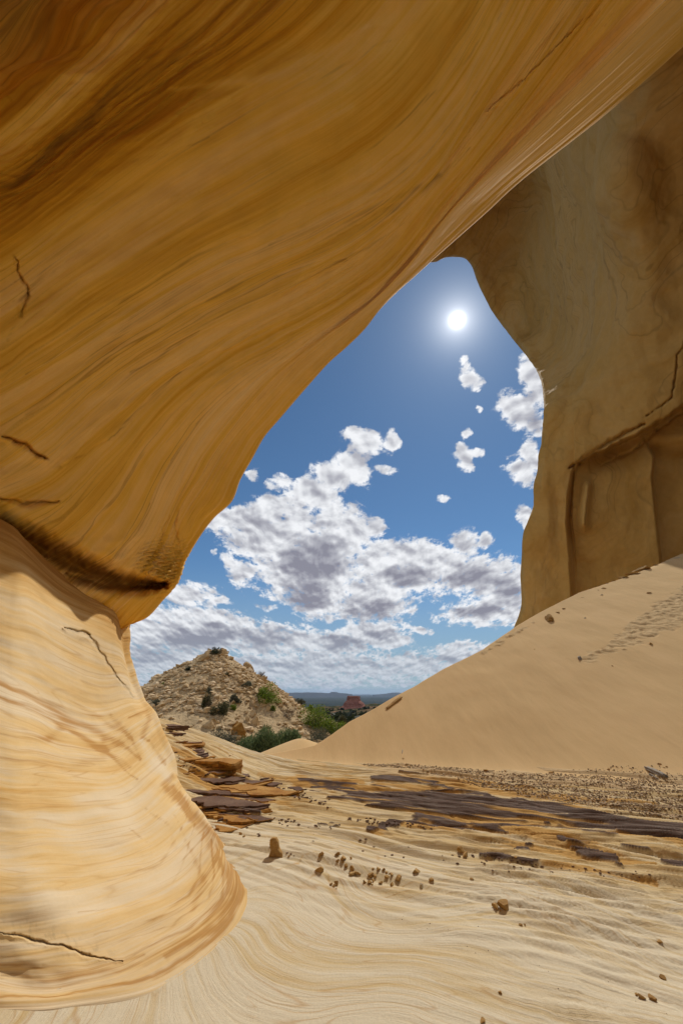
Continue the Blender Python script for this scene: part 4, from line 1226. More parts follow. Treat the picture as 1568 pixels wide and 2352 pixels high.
Z2(160,285,24,16,'small pebble right of the pale grey upright pebble')
Z2(1440,942,52,38,'dark flat stone highest at the lower right edge')
Z2(1304,1075,46,38,'dark angular stone in the middle of three at the lower right')
Z2(1370,1085,48,32,'dark flat stone at the right end of three at the lower right')
Z2(1258,1057,20,20,'small dark pebble at the left end of three at the lower right')
Z2(350,1045,24,22,'tiny dark chip on the floor near the bottom')
Z2(236,1235,50,30,'dark flat chip at the very bottom edge of the floor')
Z2(1415,705,50,24,'thin dark chip near the right edge of the ribbed rock')
Z2(453,140,24,18,'small brown pebble on the lower dark slate strip')
put_stone(552,1918,9,9,'left one of two pebbles near the tip of the ledges')
put_stone(560,1923,6,6,'right one of two pebbles near the tip of the ledges')
for (dx, dy, w_) in ((668,1963,5),(622,1888,5),(648,1895,4),(780,1896,6),(855,1893,5),(905,1893,4),(660,1898,5),(642,1892,6),(630,1880,5)):
    put_stone(dx, dy, w_, w_ * .7, 'tiny dark chip of stone lying beyond the upright shard', 'tiny chips beyond the upright shard', mat='ledged')

# ---- stones and wood on the dune
def z5(X_, Y_): return (1150 + X_ / 3.484) / 1.0204, (1300 + Y_ / 3.484) / 1.0204
def Z5(X_, Y_, w_, h_, label, group=None, **kw):
    dx, dy = z5(X_, Y_ + h_ / 2); return put_stone(dx, dy, w_ / 3.55, h_ / 3.55, label, group, **kw)
(xb, yb, zb), tb = floor_hit(*z5(470, 530))
ob_ = stone_mesh('boulder', 911, 36 * tb / F, 22 * tb / F, 20 * tb / F, M['pebble'], rot=.9, tilt=(.15, -.35), layers=4, lo=.35)
ob_.location = (xb, yb, zb - .15); tag(ob_, 'wedge shaped brown boulder half sunk high on the dune', 'boulder')
for q, lb in (((545,465,34,22),'small dark rock right behind the wedge boulder on the dune'),((597,435,30,18),'dark rock further up the crest from the wedge boulder'),
              ((926,266,38,22),'dark brown rock near the dune crest under the cliff'),((912,323,34,14),'flat grey rock just below a dark rock near the dune crest'),
              ((878,286,16,8),'little rock left of the dark rock near the dune crest'),((1292,305,44,20),'dark flat rock on the upper right part of the dune'),
              ((1309,718,30,34),'round dark rock below the crusted patch of the dune'),((990,906,14,12),'tiny dark rock on the open sand left of the round rock'),
              ((767,513,18,14),'small pale rock on the dune left of the crusted patch'),((355,770,9,8),'tiny stone on the open sand near the crest'),
              ((1078,175,34,12),'flat rock chip high on the crest'),((1190,158,22,9),'second flat rock chip high on the crest'),
              ((754,345,28,8),'thin flake of rock beneath the crest, below the cliff foot'),((1530,22,44,12),'flat pale rock at the top right end of the dune crest')):
    Z5(*q, lb, mat='grey' if 'pale' in lb or 'grey' in lb else 'pebble')
Z5(735,832,56,52,'grey split rock just left of the crusted patch', mat='grey', aspect=.5)
for k, (dx, dy, w_) in enumerate(((1400,1302,9),(1424,1294,22),(1446,1290,30),(1478,1284,38),(1500,1279,12),(1385,1310,7),(1350,1326,8),(1455,1296,8))):
    put_stone(dx, dy, w_, w_ * .3, 'flat brown rock in the row along the crest at top right', 'rocks along the crest at the cliff foot', name='stone', lo=.3)
# weathered plank half buried at the foot of the dune, and two more pieces of wood
def wood(px0, px1, wpx, label, lift=0.0, n=5, mat='grey', cat='log'):
    (x0, y0, z0), t0 = floor_hit(*px0); (x1, y1, z1_), t1 = floor_hit(*px1)
    a = np.array([x0, y0, z0]); b = np.array([x1, y1, z1_]); L = np.linalg.norm(b - a); ax = (b - a) / L
    up = np.array([0, -.35, .93]); sd_ = np.cross(ax, up); sd_ /= np.linalg.norm(sd_); up = np.cross(sd_, ax)
    R_ = wpx * (t0 + t1) / 2 / F / 2
    r = np.random.RandomState(int(px0[0])); vs, fs = [], []
    ns, nr2 = 28, 22
    for i_ in range(ns):
        u = i_ / (ns - 1)
        tap = .55 + .45 * math.sin(min(1, u * 1.3 + .2) * 1.5) - .25 * max(0, u - .8) / .2
        for j_ in range(nr2):
            an = 2 * math.pi * j_ / nr2
            rr = R_ * tap * (1 + .22 * math.cos(an * 5 + 1.3) + .12 * float(fbm(an * 2, u * 6, int(px0[0]), 2)))
            endj = .10 * L * math.sin(an * 3) * (1 if u > .95 else (-.6 if u < .05 else 0))
            vs.append(a + ax * (u * L + endj) + sd_ * rr * math.cos(an) * 1.15 + up * (rr * math.sin(an) * .8 + R_ * .35 + lift))
    for i_ in range(ns - 1):
        for j_ in range(nr2):
            fs += [i_ * nr2 + j_, i_ * nr2 + (j_ + 1) % nr2, (i_ + 1) * nr2 + (j_ + 1) % nr2, (i_ + 1) * nr2 + j_]
    lt = [4] * (len(fs) // 4) + [nr2, nr2]
    fs += list(range(nr2))[::-1] + [(ns - 1) * nr2 + j_ for j_ in range(nr2)]
    ctr = (a + b) / 2
    o = new_mesh('driftwood', np.array(vs) - ctr, fs, lt, M[mat], True)
    o.location = ctr
    tag(o, label, cat)
wood((1484, 1766), (1526, 1786), 12, 'weathered grey split log at the foot of the dune')
wood((1490, 1778), (1508, 1790), 5, 'thin grey splinter lying under the split log', cat='stick')
wood((888, 1629), (920, 1604), 7, 'brown plank of wood lying on the dune below its crest', mat='pebble', cat='plank')
wood((923, 1731), (924, 1722), 1.6, 'short thin twig standing in the sand at the dune foot', cat='twig')
for k, (dx, dy, w_) in enumerate(((926,1743,6),(1118,1772,13),(1160,1772,7),(1268,1776,12),(1398,1768,8),(1515,1756,9),(1532,1762,7),(1525,1764,5),(1240,1782,8),(1200,1782,7))):
    put_stone(dx, dy, w_, w_ * .5, 'dark flat stone at the upper edge of the gravel strip', 'flat stones along the gravel edge', mat='pebble')

# ---- gravel strip between the rock floor and the dune
r = np.random.RandomState(5)
gv_, gf_ = [], []
cnt = 0
pool = [stone_verts(3000 + k, base=ICL_V, cuts=4, lo=.5, hi=.9) for k in range(12)]
NGR = 15000
pxs = 830 + 860 * r.beta(1.6, 1.0, NGR * 3)
loy = np.interp(pxs, [830, 950, 1080, 1200, 1400, 1568, 1700], [1757, 1768, 1800, 1828, 1862, 1893, 1910])
upy = np.interp(pxs, [830, 950, 1080, 1200, 1400, 1568, 1700], [1755, 1757, 1766, 1776, 1778, 1786, 1790])
pys = upy + (loy - upy) * r.rand(NGR * 3)
dens_ = fbm(pxs / 60, pys / 9, 3, 3) * .6 + .62 - .35 * np.abs((pys - upy) / (loy - upy + 1e-6) - .45)
ok = (r.rand(NGR * 3) < dens_)
pxs, pys = pxs[ok][:NGR], pys[ok][:NGR]
xc = (pxs - 784) / F; yc_ = (1176 - pys) / F
ry_, rz_ = CT - yc_ * ST, ST + yc_ * CT
tt_ = -CAMZ / rz_
for _ in range(8):
    hz = np.maximum(h_real(xc * tt_, ry_ * tt_), h_dune(xc * tt_, ry_ * tt_)); tt_ = tt_ + .8 * ((hz - CAMZ) / rz_ - tt_)
gxx, gyy = xc * tt_, ry_ * tt_
hz = np.maximum(h_real(gxx, gyy), h_dune(gxx, gyy))
szs = .009 + .022 * r.rand(len(pxs)) ** 2.4
okk = tt_ < 16
base = 0
for k in np.nonzero(okk)[0]:
    v = pool[k % 12] * np.array([szs[k] * 1.2, szs[k], szs[k] * .75])
    a = r.rand() * 6.28; c_, s_ = math.cos(a), math.sin(a)
    v = np.stack([v[:, 0] * c_ - v[:, 1] * s_ + gxx[k], v[:, 0] * s_ + v[:, 1] * c_ + gyy[k], v[:, 2] + hz[k] - .002], 1)
    gv_.append(v); gf_.append(ICL_F + base); base += len(v)
gf_ = np.concatenate(gf_)
m, t = mat_new('gravel_mix')
geo = t.n('ShaderNodeNewGeometry')
finish(t, t.ramp(geo.outputs['Random Per Island'], [(0, (.14, .095, .055)), (.4, (.34, .25, .155)), (.75, (.52, .40, .26)), (1, (.62, .50, .35))]), .9)
o = new_mesh('gravel', np.concatenate(gv_), gf_.ravel(), np.full(len(gf_), 3), m, False)
tag(o, 'strip of dark loose gravel between rock floor and dune', None, None, 'stuff')

# ------------------------------------------------------------------ broken ledges at the foot of the left wall
def ledge(x0, y0, x1, y1, thpx, deep, label, group=None, mat='ledge', nl=4, lift=0.0, blunt=.15, topmat=None):
    """layered slab whose lower front edge runs between two floor pixels"""
    (ax_, ay_, az_), ta = floor_hit(x0, y0); (bx_, by_, bz_), tb = floor_hit(x1, y1)
    a = np.array([ax_, ay_]); b = np.array([bx_, by_]); L = np.linalg.norm(b - a); e = (b - a) / L
    n = np.array([-e[1], e[0]])
    if n[1] < 0: n = -n
    th = thpx * (ta + tb) / 2 / F * (.72 if thpx < 20 else .95)
    r = np.random.RandomState(int(x0 * 7 + y0)); 
    NS = max(14, int(L / .045)); vs, fs, lt = [], [], []
    zb_ = min(az_, bz_) - .03
    def ring(z, inset, sd_):
        u = np.linspace(0, 1, NS)
        jag = .11 * fbm(u * L * 3.6, sd_, 1, 4) + .18 * np.floor(fbm(u * L * 1.8, sd_ * .4, 5, 2) * 4) / 4
        tip = np.clip((u - (1 - blunt)) / blunt, 0, 1) ** 1.5 * deep * .75
        front = a + e * (u * L)[:, None] + n * (inset + jag + tip)[:, None]
        dj = .07 * fbm(u * L * 2, sd_, 8, 3)
        backd = deep * (.55 + .45 * np.sin(np.clip(u * 1.15, 0, 1) * 2.4 + .3)) + dj
        backp = a + e * (u * L)[:, None] + n * np.maximum(inset + jag + tip + .02, backd)[:, None]
        pts = np.vstack([front, backp[::-1]])
        return np.hstack([pts, np.full((len(pts), 1), z)])
    deep = deep * .62
    hs_ = np.cumsum(r.uniform(.5, 1.5, nl)); hs_ = hs_ / hs_[-1]
    rings = []
    prev = 0
    ins = 0
    for k in range(nl):
        ins_k = r.uniform(-.05, .06) + .03 * k
        sdk = r.uniform(0, 40)
        z_a = zb_ + (th + .03) * prev; z_b = zb_ + (th + .03) * hs_[k]
        g = (z_b - z_a) * .12
        rings += [ring(z_a + g * .2, ins_k + .012, sdk), ring(z_a + g, ins_k, sdk), ring(z_b - g * .5, ins_k, sdk), ring(z_b, ins_k + .006, sdk)]
        prev = hs_[k]
    m_ = 2 * NS
    V_ = np.vstack(rings)
    V_[:, 2] += lift + .012 * fbm(V_[:, 0] * 1.5, V_[:, 1] * 1.5, 3, 3)
    zt = V_[:, 2].max()
    for k in range(len(rings) - 1):
        for i_ in range(m_):
            j_ = (i_ + 1) % m_
            fs += [k * m_ + i_, k * m_ + j_, (k + 1) * m_ + j_, (k + 1) * m_ + i_]; lt.append(4)
    t0_ = (len(rings) - 1) * m_
    nside = len(lt)
    for i_ in range(NS - 1):
        fs += [t0_ + i_, t0_ + i_ + 1, t0_ + m_ - 2 - i_, t0_ + m_ - 1 - i_]; lt.append(4)
    ctr = np.array([(ax_ + bx_) / 2, (ay_ + by_) / 2, zb_])
    o = new_mesh('rock_slab', V_ - ctr, fs, lt, M[mat], False)
    o.location = ctr
    if topmat:
        o.data.materials.append(M[topmat])
        mi = np.zeros(len(o.data.polygons), np.int32); mi[nside:] = 1
        if len(o.data.polygons) == len(lt): o.data.polygons.foreach_set('material_index', mi)
    tag(o, label, 'rock slab', group)
    return o
LG = 'broken layered ledges below the left wall'
ledge(340,1662,402,1682,16,.7,'dark layered rock stub highest in the ledges, against the wall edge',LG,'ledged',5)
ledge(366,1680,408,1694,10,.5,'small dark slab just below the highest stub',LG,'ledged',3)
ledge(385,1700,475,1716,12,.7,'brown slab at the far upper end of the ledges',LG,'ledge',3,topmat='ledged')
ledge(388,1722,545,1748,12,.8,'long thin slab with a grey brown top above the big ochre block',LG,'ledge',3,topmat='ledged')
ledge(440,1762,546,1782,28,.8,'big ochre block, the thickest piece of the ledges',LG,'ledge',5,blunt=.08)
ledge(392,1746,450,1757,13,.6,'short ochre slab left of the big block',LG,'ledge',3)
ledge(398,1764,446,1776,10,.5,'small pale slab tucked under the short ochre slab',LG,'ledge',3)
ledge(546,1778,578,1788,9,.35,'small dark chunk off the tip of the big block',LG,'ledged',3)
ledge(415,1782,600,1812,9,.9,'long low slab directly below the big block',LG,'ledge',4,topmat='ledged')
ledge(430,1800,658,1838,10,.8,'longest slab, reaching furthest right over the floor',LG,'ledge',4,blunt=.06)
ledge(620,1822,676,1834,6,.3,'thin dark flake at the tip of the longest slab',LG,'ledged',2)
ledge(425,1820,525,1842,12,.6,'brown slab under the left end of the longest slab',LG,'ledge',4)
ledge(520,1836,616,1850,7,.5,'thin slab just below the longest slab',LG,'ledge',3,topmat='ledged')
ledge(470,1848,600,1864,6,.4,'lowest thin pale slab in the middle of the ledges',LG,'ledge',3)
ledge(438,1845,520,1868,10,.6,'dark brown slab above the trough of the swirled wall',LG,'ledge',3,topmat='ledged')
ledge(462,1872,602,1897,8,.5,'long dark flat slab lowest in the ledges',LG,'ledge',3,topmat='ledged')
ledge(478,1888,548,1906,9,.4,'ochre slab under the lowest dark flat slab',LG,'ledge',3)
rl = np.random.RandomState(21)
for k, yL in enumerate(np.arange(1700, 1892, 8.5)):
    xa_ = float(np.interp(yL, [1690, 1800, 1900], [368, 402, 474])) + rl.uniform(-4, 8)
    xb_ = float(np.interp(yL, [1695, 1740, 1780, 1830, 1850, 1890], [455, 520, 545, 620, 600, 580])) + rl.uniform(-40, 12)
    if k % 3 == 1: xa_ += rl.uniform(30, 60)
    ledge(xa_, yL, xb_, yL + (xb_ - xa_) * .13, rl.uniform(5, 10), rl.uniform(.3, .6), 'thin layered slab packed between the larger ledges below the left wall', 'thin slabs packed in the ledges', 'ledge' if rl.rand() < .65 else 'ledged', 3, topmat='ledged' if rl.rand() < .4 else None)
for (x0, y0, x1, y1, th) in ((602,1788,626,1793,4),(655,1812,690,1818,3),(590,1800,640,1806,4),(700,1822,730,1826,3)):
    ledge(x0, y0, x1, y1, th, .25, 'thin dark flake of rock strewn beyond the ledges', 'flakes beyond the ledges', 'ledged', 2)

# more loose chips: broken bits around the slate and the ledges, nobody could count
r = np.random.RandomState(71)
cp = []
for (x0, y0, x1, y1, n_, sp) in ((600,1800,760,1850,60,10),(640,1880,760,1905,22,5),(800,1880,1000,1900,40,6),(1000,1960,1250,1990,30,8),(1200,1990,1500,2010,26,10),(700,1920,1200,1990,26,30),(900,2100,1560,2330,34,40),(560,1900,700,1980,10,10),(330,1690,480,1790,40,14)):
    u_ = r.rand(n_)
    cp += [(x0 + (x1 - x0) * a, y0 + (y1 - y0) * a + r.normal() * sp * .5, r.uniform(1.2, 4.2) * (.5 if y0 > 2050 else 1)) for a in u_]
CV, CF, base = [], [], 0
for k, (dx, dy, w_) in enumerate(cp):
    if dx < 560 and dy > 1900: continue
    (x, y, z), t_ = floor_hit(dx, dy)
    s_ = w_ * t_ / F * 1.3
    v = pool[k % 12] * np.array([s_ * 1.5, s_, s_ * .5])
    a = r.rand() * 6.28; c_, q_ = math.cos(a), math.sin(a)
    v = np.stack([v[:, 0] * c_ - v[:, 1] * q_ + x, v[:, 0] * q_ + v[:, 1] * c_ + y, v[:, 2] + z - .002], 1)
    CV.append(v); CF.append(ICL_F + base); base += len(v)
CF = np.concatenate(CF)
o = new_mesh('stone_chips', np.concatenate(CV), CF.ravel(), np.full(len(CF), 3), M['ledged'], False)
tag(o, 'fine dark chips strewn round the slate strip and ledges', None, None, 'stuff')

# ------------------------------------------------------------------ plants
def foliage_mesh(name, n, rx, ry, rz, leaf, mat, parent, sd_, upright=0.0, clumps=7, base=0.0, slim=.45):
    r = np.random.RandomState(sd_)
    cc = r.normal(size=(clumps, 3)); cc /= np.linalg.norm(cc, axis=1)[:, None]; cc *= r.uniform(.2, .72, (clumps, 1)); cc[:, 2] = np.abs(cc[:, 2]) * .9 + .05
    cr = r.uniform(.28, .52, clumps)
    k = r.randint(0, clumps, n)
    d = r.normal(size=(n, 3)); d /= np.linalg.norm(d, axis=1)[:, None]
    p = cc[k] + d * (cr[k] * r.rand(n) ** .35)[:, None]
    p[:, 2] = np.abs(p[:, 2])
    p *= np.array([rx, ry, rz])
    p[:, 2] += base
    ax = r.normal(size=(n, 3)); ax[:, 2] = ax[:, 2] * (1 - upright) + upright * 2.2; ax += d * .5; ax /= np.linalg.norm(ax, axis=1)[:, None]
    sd2 = np.cross(ax, r.normal(size=(n, 3))); sd2 /= np.linalg.norm(sd2, axis=1)[:, None]
    L = leaf * r.uniform(.6, 1.4, n)[:, None]
    a = p; b = p + ax * L * .5 + sd2 * L * slim * .5; c = p + ax * L; e = p + ax * L * .5 - sd2 * L * slim * .5
    V_ = np.stack([a, b, c, e], 1).reshape(-1, 3)
    return new_mesh(name, V_, np.arange(4 * n), np.full(n, 4), mat, False, parent)
def stem_mesh(name, n, rx, rz, thick, mat, parent, sd_, forks=3, bend=.35):
    r = np.random.RandomState(sd_); V_, F_ = [], []
    def seg(a, b, ra, rb):
        d = b - a; d = d / (np.linalg.norm(d) + 1e-9); s1 = np.cross(d, [.3, .9, .2]); s1 /= np.linalg.norm(s1); s2 = np.cross(d, s1)
        k0 = len(V_)
        for (q, rr) in ((a, ra), (b, rb)):
            for j_ in range(5):
                an = j_ * 2 * math.pi / 5; V_.append(q + s1 * rr * math.cos(an) + s2 * rr * math.sin(an))
        for j_ in range(5): F_.append([k0 + j_, k0 + (j_ + 1) % 5, k0 + 5 + (j_ + 1) % 5, k0 + 5 + j_])
    for i_ in range(n):
        an = r.uniform(0, 6.28); out = np.array([math.cos(an) * rx, math.sin(an) * rx, rz]) * r.uniform(.6, 1)
        p = np.array([out[0] * .08, out[1] * .08, -.05]); th_ = thick
        for k in range(4):
            q = out * ((k + 1) / 4) * np.array([1, 1, 1.0]) + r.normal(size=3) * bend * .18 * rz
            q[2] = max(q[2], .02); seg(p, q, th_, th_ * .7)
            for _ in range(forks if k > 0 else 0):
                f_ = q + (out / 4 + r.normal(size=3) * .28 * rz) * .8; seg(q, f_, th_ * .5, th_ * .2)
            p, th_ = q, th_ * .7
    return new_mesh(name, np.array(V_), np.array(F_).ravel(), np.full(len(F_), 4), mat, False, parent)
def zh(X_, Y_): return (280 + X_ / 2.529) / 1.0204, (1480 + Y_ / 2.529) / 1.0204
def land_hit(dx, dy): return ray_hit(dx, dy, h_land, 13.5, 900)
def shrub(X_, Y_, w_, h_, mat, label, name='shrub', n=900, cat='shrub', upright=.2, leafpx=1.6, stems=7, group=None, slim=.45, hf=land_hit, deep=1.0, clumps=7, dead=False, at=None):
    """centre and size in pixels of the hill close-up; the foot stands on the land"""
    dx, dy = zh(X_, Y_ + h_ / 2) if at is None else at
    (x, y, z), t_ = hf(dx, dy)
    W_, H_ = w_ / 2.58 * t_ / F, h_ / 2.58 * t_ / F * 1.02
    e = empty(name, (x, y + W_ * .2, z - .05))
    sd_ = int(X_ * 3 + Y_)
    if not dead:
        foliage_mesh('foliage', int(n * 1.3), W_ * .70, W_ * .66 * deep, H_ * 1.15, leafpx * t_ / F * 2.2, M[mat], e, sd_, upright, slim=slim, clumps=clumps)
    stem_mesh('stems', stems * (3 if dead else 1), W_ * .42, H_ * (.85 if dead else .7), max(.012, .5 * t_ / F * (1 if dead else .8)), M['twig'], e, sd_ + 1, forks=4 if dead else 2)
    tag(e, label, cat, group)
    return e
shrub(865,378,135,88,'leaf_green','round bright green bush high on the right side of the hill',n=2600,clumps=10)
shrub(515,418,58,85,'leaf_dark','dark olive bush on the left part of the hill, the more upright one',n=1300)
shrub(592,450,100,92,'leaf_dark','wide dark olive bush right of the upright one on the hill',n=1700)
shrub(675,398,60,52,'leaf_grey','grey green bush left of the round bright bush',n=900)
shrub(672,446,38,34,'leaf_green','little green bush below the grey green one on the hill',n=500)
shrub(755,316,56,36,'leaf_grey','low grey bush highest on the hill face',n=700)
shrub(525,350,36,32,'leaf_grey','tiny grey bush above the upright dark bush',n=350)
shrub(215,420,56,38,'leaf_grey','low bush near the left foot of the hill',n=500)
shrub(910,458,34,30,'leaf_green','tiny green bush beneath the round bright bush',n=300)
shrub(295,405,24,26,'leaf_dark','tiny dark bush on the left flank of the hill',n=250)
shrub(262,310,26,14,'leaf_green','small green tuft on the left skyline of the hill',n=200)
shrub(635,256,24,16,'leaf_dark','tiny tuft near the top of the hill',n=200)
shrub(598,640,175,105,'leaf_grey','grey green bush in the hollow left of the big ochre boulder',n=3600,leafpx=1.3,clumps=12)
shrub(1138,515,195,130,'leaf_green','spreading bright green bush behind the right foot of the hill',n=3400,clumps=12,name='bush')
shrub(1255,560,150,105,'leaf_green','bright green bush beside the dune crest',n=2200,clumps=9)
shrub(1187,612,150,105,'leaf_grey','dark twiggy bush in the notch between hill and dune',n=3000,leafpx=1.2,clumps=10,upright=.5)
shrub(1060,415,60,40,'leaf_grey','dry tuft on the lower right flank of the hill',n=400,upright=.6)
shrub(1130,455,46,40,'leaf_green','small green bush on the far right flank of the hill',n=500)
shrub(1325,540,60,60,'leaf_dark','dark bush furthest right before the dune crest',n=900)
# the long willow-like thicket at the foot of the hill
for k, (X_, Y_, w_, h_, lb) in enumerate(((750,680,150,100,'left end of the blue green thicket at the hill foot, low and leafy'),(850,665,170,140,'middle bush of the blue green thicket, the densest'),(935,650,160,130,'bush right of the middle in the blue green thicket'),(1010,640,100,100,'right end of the blue green thicket beside the sand mound'))):
    shrub(X_, Y_, w_, h_, 'leaf_willow', lb, n=5200, leafpx=2.6, upright=.75, slim=.2, group='blue green thicket at the foot of the hill', clumps=9, cat='bush')
# dead brush
shrub(995,490,120,75,'twig','leafless grey brush low on the right side of the hill',name='dead_bush',dead=True,cat='dead bush',stems=8)
shrub(838,242,42,44,'twig','leafless bush on the right skyline of the hill',name='dead_bush',dead=True,cat='dead bush',stems=5)
shrub(915,505,70,30,'twig','fallen dead branches left of the grey brush',name='dead_bush',dead=True,cat='dead bush',stems=4)
# small trees on the hilltop
def tree(X_, Y_, w_, h_, label, n=900):
    dx, dy = zh(X_, Y_ + h_ / 2)
    (x, y, z), t_ = (lambda q: (q, ray_t))(0) if False else land_hit(dx, dy + 3)
    W_, H_ = w_ / 2.58 * t_ / F, h_ / 2.58 * t_ / F
    e = empty('juniper_tree', (x, y, z - .1))
    foliage_mesh('crown', n, W_ * .66, W_ * .66, H_ * 1.0, 2.4 * t_ / F, M['leaf_wood'], e, int(X_), .3, base=H_ * .22, clumps=8)
    stem_mesh('trunk', 3, W_ * .2, H_ * .8, .05, M['twig'], e, int(X_) + 2, forks=2)
    tag(e, label, 'tree')
tree(566,110,58,46,'small dark juniper standing between the summit rocks')
tree(404,208,36,34,'small dark juniper on the left skyline of the hill', 500)

# ------------------------------------------------------------------ rubble and boulders on the hill
def hill_rock(X_, Y_, w_, h_, label, mat='hillrock', group=None, name='boulder', **kw):
    global seed
    seed += 1
    dx, dy = zh(X_, Y_ + h_ / 2)
    (x, y, z), t_ = land_hit(dx, dy)
    W_, H_ = w_ / 2.58 * t_ / F, h_ / 2.58 * t_ / F
    kw.setdefault('layers', 4)
    o = stone_mesh(name, seed, W_, W_ * .8, H_ * 1.25, M[mat], rot=seed * .7 % .6, lo=.3, hi=.62, rough=.10, **kw)
    o.location = (x, y + W_ * .25, z - H_ * .22)
    tag(o, label, 'boulder', group)
hill_rock(495,150,66,56,'blocky boulder at the left of the summit of the hill')
hill_rock(563,134,42,26,'low flat boulder in the middle of the summit')
hill_rock(611,122,52,44,'cube like boulder at the right of the summit')
hill_rock(757,196,76,34,'long flat boulder on the right shoulder of the hill', tilt=(0, .3))
hill_rock(697,250,44,32,'boulder on the upper face right of centre')
hill_rock(576,282,40,24,'boulder on the upper left face')
hill_rock(695,590,88,88,'big ochre boulder in the hollow at the hill foot', mat='ledge')
hill_rock(796,530,54,54,'rounded boulder above the thicket')
hill_rock(788,490,42,36,'boulder just above the rounded one')
hill_rock(756,520,28,32,'small boulder left of the rounded one')
hill_rock(840,418,60,42,'boulder at the foot of the round bright bush')
hill_rock(788,406,36,34,'boulder left of the round bright bush')
hill_rock(520,552,86,56,'broad flat slab lying low on the left of the hill', tilt=(.2, .1))
hill_rock(615,318,44,26,'flat boulder on the middle of the hill face')
hill_rock(875,460,30,28,'boulder below the round bright bush')
hill_rock(600,260,50,24,'flat pale boulder under the summit')
hill_rock(845,285,50,26,'flat boulder on the right skyline')
# rubble: thousands of blocks nobody could count
r = np.random.RandomState(12)
NB = 27000
poolh = [stone_verts(5000 + k, base=ICL_V, cuts=5, lo=.25, hi=.7) for k in range(16)]
hxr = r.uniform(-40, 8, NB * 2); hyr = r.uniform(24, 50, NB * 2)
hh_ = h_land(hxr, hyr); nn_ = fbm(hxr * .25, hyr * .25, 9, 3)
upf = sm((hh_ + 1.5) / 4)
okh = (r.rand(NB * 2) < (.25 + .75 * upf) * np.clip(.75 + nn_, 0, 1)) & (hh_ > -2.6)
hxr, hyr, hh_ = hxr[okh][:NB], hyr[okh][:NB], hh_[okh][:NB]
szr = .06 + .38 * r.rand(len(hxr)) ** 4.5
VB, FB = [], []
base = 0
for k in range(len(hxr)):
    v = poolh[k % 16] * np.array([szr[k] * 1.7, szr[k] * 1.1, szr[k] * (.45 + .25 * (k % 3))])
    a = r.normal() * .7; c_, s_ = math.cos(a), math.sin(a)
    tl = r.normal() * .25
    v[:, 2] += v[:, 0] * tl
    v = np.stack([v[:, 0] * c_ - v[:, 1] * s_ + hxr[k], v[:, 0] * s_ + v[:, 1] * c_ + hyr[k], v[:, 2] + hh_[k] - szr[k] * .15], 1)
    VB.append(v); FB.append(ICL_F + base); base += len(v)
FB = np.concatenate(FB)
m, t = mat_new('rubble_mix')
geo = t.n('ShaderNodeNewGeometry')
finish(t, t.mix(t.math('MULTIPLY', t.noise(geo.outputs['Position'], 6, 5, .7), .3), t.ramp(geo.outputs['Random Per Island'], [(0, (.36, .25, .13)), (.5, (.58, .43, .25)), (1, (.76, .60, .40))]), (.3, .2, .1)), .95)
o = new_mesh('rubble', np.concatenate(VB), FB.ravel(), np.full(len(FB), 3), m, False)
tag(o, 'loose sandstone rubble covering the hill', None, None, 'stuff')

# sand mound in the notch between floor and hill
mx_, my_ = np.meshgrid(np.linspace(-3.6, 4.0, 160), np.linspace(11.2, 20, 160))
(xm, ym, zm), tm = ray_hit(690, 1735, lambda X_, Y_: -1.2 + 0 * X_, 5, 60)
c0 = np.array(P(690, 1696, 15.0))
mz = c0[2] - .42 * np.sqrt(((mx_ - c0[0]) * .9) ** 2 + ((my_ - c0[1]) * 1.0) ** 2 + .05) + .09
mz = np.maximum(mz, -3)
o = grid_mesh('sand_mound', np.stack([mx_, my_, mz], -1), M['sand'])
tag(o, 'low sand mound in the notch in front of the hill', None, None, 'structure')

# ------------------------------------------------------------------ red butte and scrub woodland
def at_y(dx, dy, Y_):
    rr = ray(dx, dy); t_ = Y_ / rr[1]
    return np.array([rr[0] * t_, Y_, rr[2] * t_ + CAMZ])
YB = 560.0
ctr = at_y(812, 1612, YB)
e = empty('red_butte', (ctr[0], ctr[1], at_y(812, 1628, YB)[2] - 1.0))
pxm = YB / 1.09 / F
NU, NV_ = 140, 60
uu, vv_ = np.meshgrid(np.linspace(0, 2 * math.pi, NU), np.linspace(0, 1, NV_))
zt_ = (at_y(812, 1599, YB)[2] - e.location.z)
prof_r = np.interp(vv_, [0, .35, .62, .70, .97, 1.0], [1.9, 1.15, .82, .68, .62, .0])
prof_z = np.interp(vv_, [0, .35, .62, .70, .97, 1.0], [-.25, .25, .58, .66, 1.0, .97])
rr_ = prof_r * 23 * pxm * (1 + .10 * fbm(np.cos(uu) * 2.2, np.sin(uu) * 2.2, vv_ * 3, 4))
zz_ = prof_z * zt_ + (vv_ > .85) * 1.4 * np.floor(2.5 * fbm(np.cos(uu) * 3, np.sin(uu) * 3, 0, 3)) / 2.5
bv_ = np.stack([rr_ * np.cos(uu) * 1.0, rr_ * np.sin(uu) * .8, zz_ + .5 * fbm(np.cos(uu) * 6, np.sin(uu) * 6, vv_ * 14, 3)], -1)
ob = grid_mesh('cliff_band', bv_[37:], M['red'], flip=False); ob.parent = e
ob = grid_mesh('talus_slope', bv_[:38], M['red'], flip=False); ob.parent = e
tag(e, 'flat topped red rock butte standing alone on the plain', 'butte')
# pink ledge nearer
cl_ = at_y(785, 1652, 170.0)
o = stone_mesh('rock_ledge', 77, 26 * 170 / 1.1 / F, 5, 14 * 170 / 1.1 / F, M['red'], lo=.5, layers=3)
o.location = (cl_[0], 170, cl_[2] - 1.4); tag(o, 'flat pink rock ledge among the trees below the red butte', 'rock ledge')
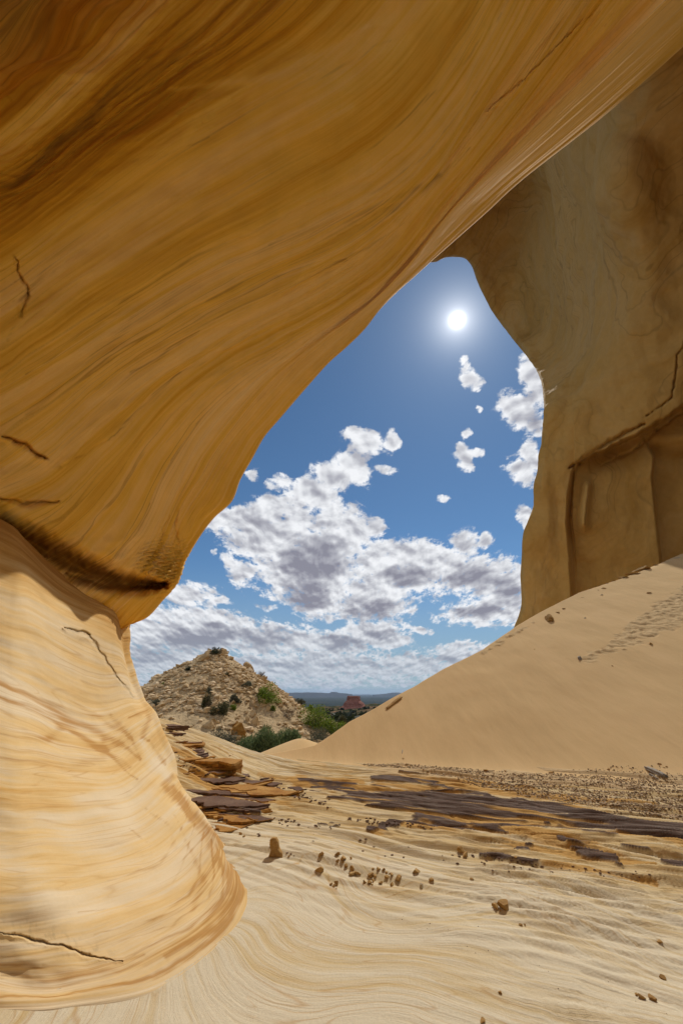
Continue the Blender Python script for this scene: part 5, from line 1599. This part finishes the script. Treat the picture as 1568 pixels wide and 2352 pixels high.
# scrub woodland beyond the hill
r = np.random.RandomState(33)
NT_ = 1500
ty = np.exp(r.uniform(math.log(70), math.log(640), NT_)); tx = ty * r.uniform(-.16, .20, NT_)
dn = fbm(tx * .03, ty * .015, 4, 3)
ok = r.rand(NT_) < np.clip(.65 + dn, .1, 1)
tx, ty = tx[ok], ty[ok]
tz = h_land(tx, ty)
PXt, PYt, _ = proj(tx, ty, tz)
VT, n_l = [], 34
rad = r.uniform(1.0, 2.4, len(tx))
d = r.normal(size=(len(tx), n_l, 3)); d /= np.linalg.norm(d, axis=2, keepdims=True)
pp_ = d * (r.rand(len(tx), n_l, 1) ** .4) * rad[:, None, None]
pp_[..., 2] = np.abs(pp_[..., 2]) * 1.1
pp_ += np.stack([tx, ty, tz], -1)[:, None]
a1 = r.normal(size=pp_.shape); a1 /= np.linalg.norm(a1, axis=2, keepdims=True); a2 = np.cross(a1, d)
s_l = (rad * .55)[:, None, None]
VT = np.stack([pp_ - a1 * s_l, pp_ + a2 * s_l, pp_ + a1 * s_l, pp_ - a2 * s_l], 2).reshape(-1, 3)
nq = len(VT) // 4
o = new_mesh('woodland', VT, np.arange(4 * nq), np.full(nq, 4), M['leaf_wood'], False)
tag(o, 'dark scrubby woodland covering the slopes below the red butte', None, None, 'stuff')

# unseen sand slope added behind the viewer to bounce sun onto the overhang
bx, by = np.meshgrid(np.linspace(-30, 40, 140), np.linspace(-40, -5, 120))
bz = -.3 + np.clip(-by - 5.5, 0, None) * .42 + .3 * fbm(bx * .2, by * .2, 3, 3)
o = grid_mesh('bounce_sand', np.stack([bx, by, bz], -1), M['sand'])
tag(o, 'unseen sand slope added behind the viewer to bounce sunlight', None, None, 'structure')

# ------------------------------------------------------------------ haze over the far plain
HW, ZB, ZT = 46000.0, -150.0, 260.0
hv = [(x, y, z) for z in (ZB, ZT) for (x, y) in ((-HW, -HW), (HW, -HW), (HW, HW), (-HW, HW))]
hf_ = [0, 3, 2, 1, 4, 5, 6, 7, 0, 1, 5, 4, 1, 2, 6, 5, 2, 3, 7, 6, 3, 0, 4, 7]
hm = bpy.data.materials.new('haze'); hm.use_nodes = True
t = NT(hm.node_tree)
pv = t.n('ShaderNodeVolumePrincipled')
pv.inputs['Color'].default_value = (.55, .72, 1.0, 1)
pv.inputs['Density'].default_value = 2.6e-5
pv.inputs['Anisotropy'].default_value = .2
oo = t.n('ShaderNodeOutputMaterial'); t.l(pv.outputs[0], oo.inputs['Volume'])
o = new_mesh('haze', hv, hf_, [4] * 6, hm, False)
tag(o, 'thin blue haze over the far plain', None, None, 'stuff')
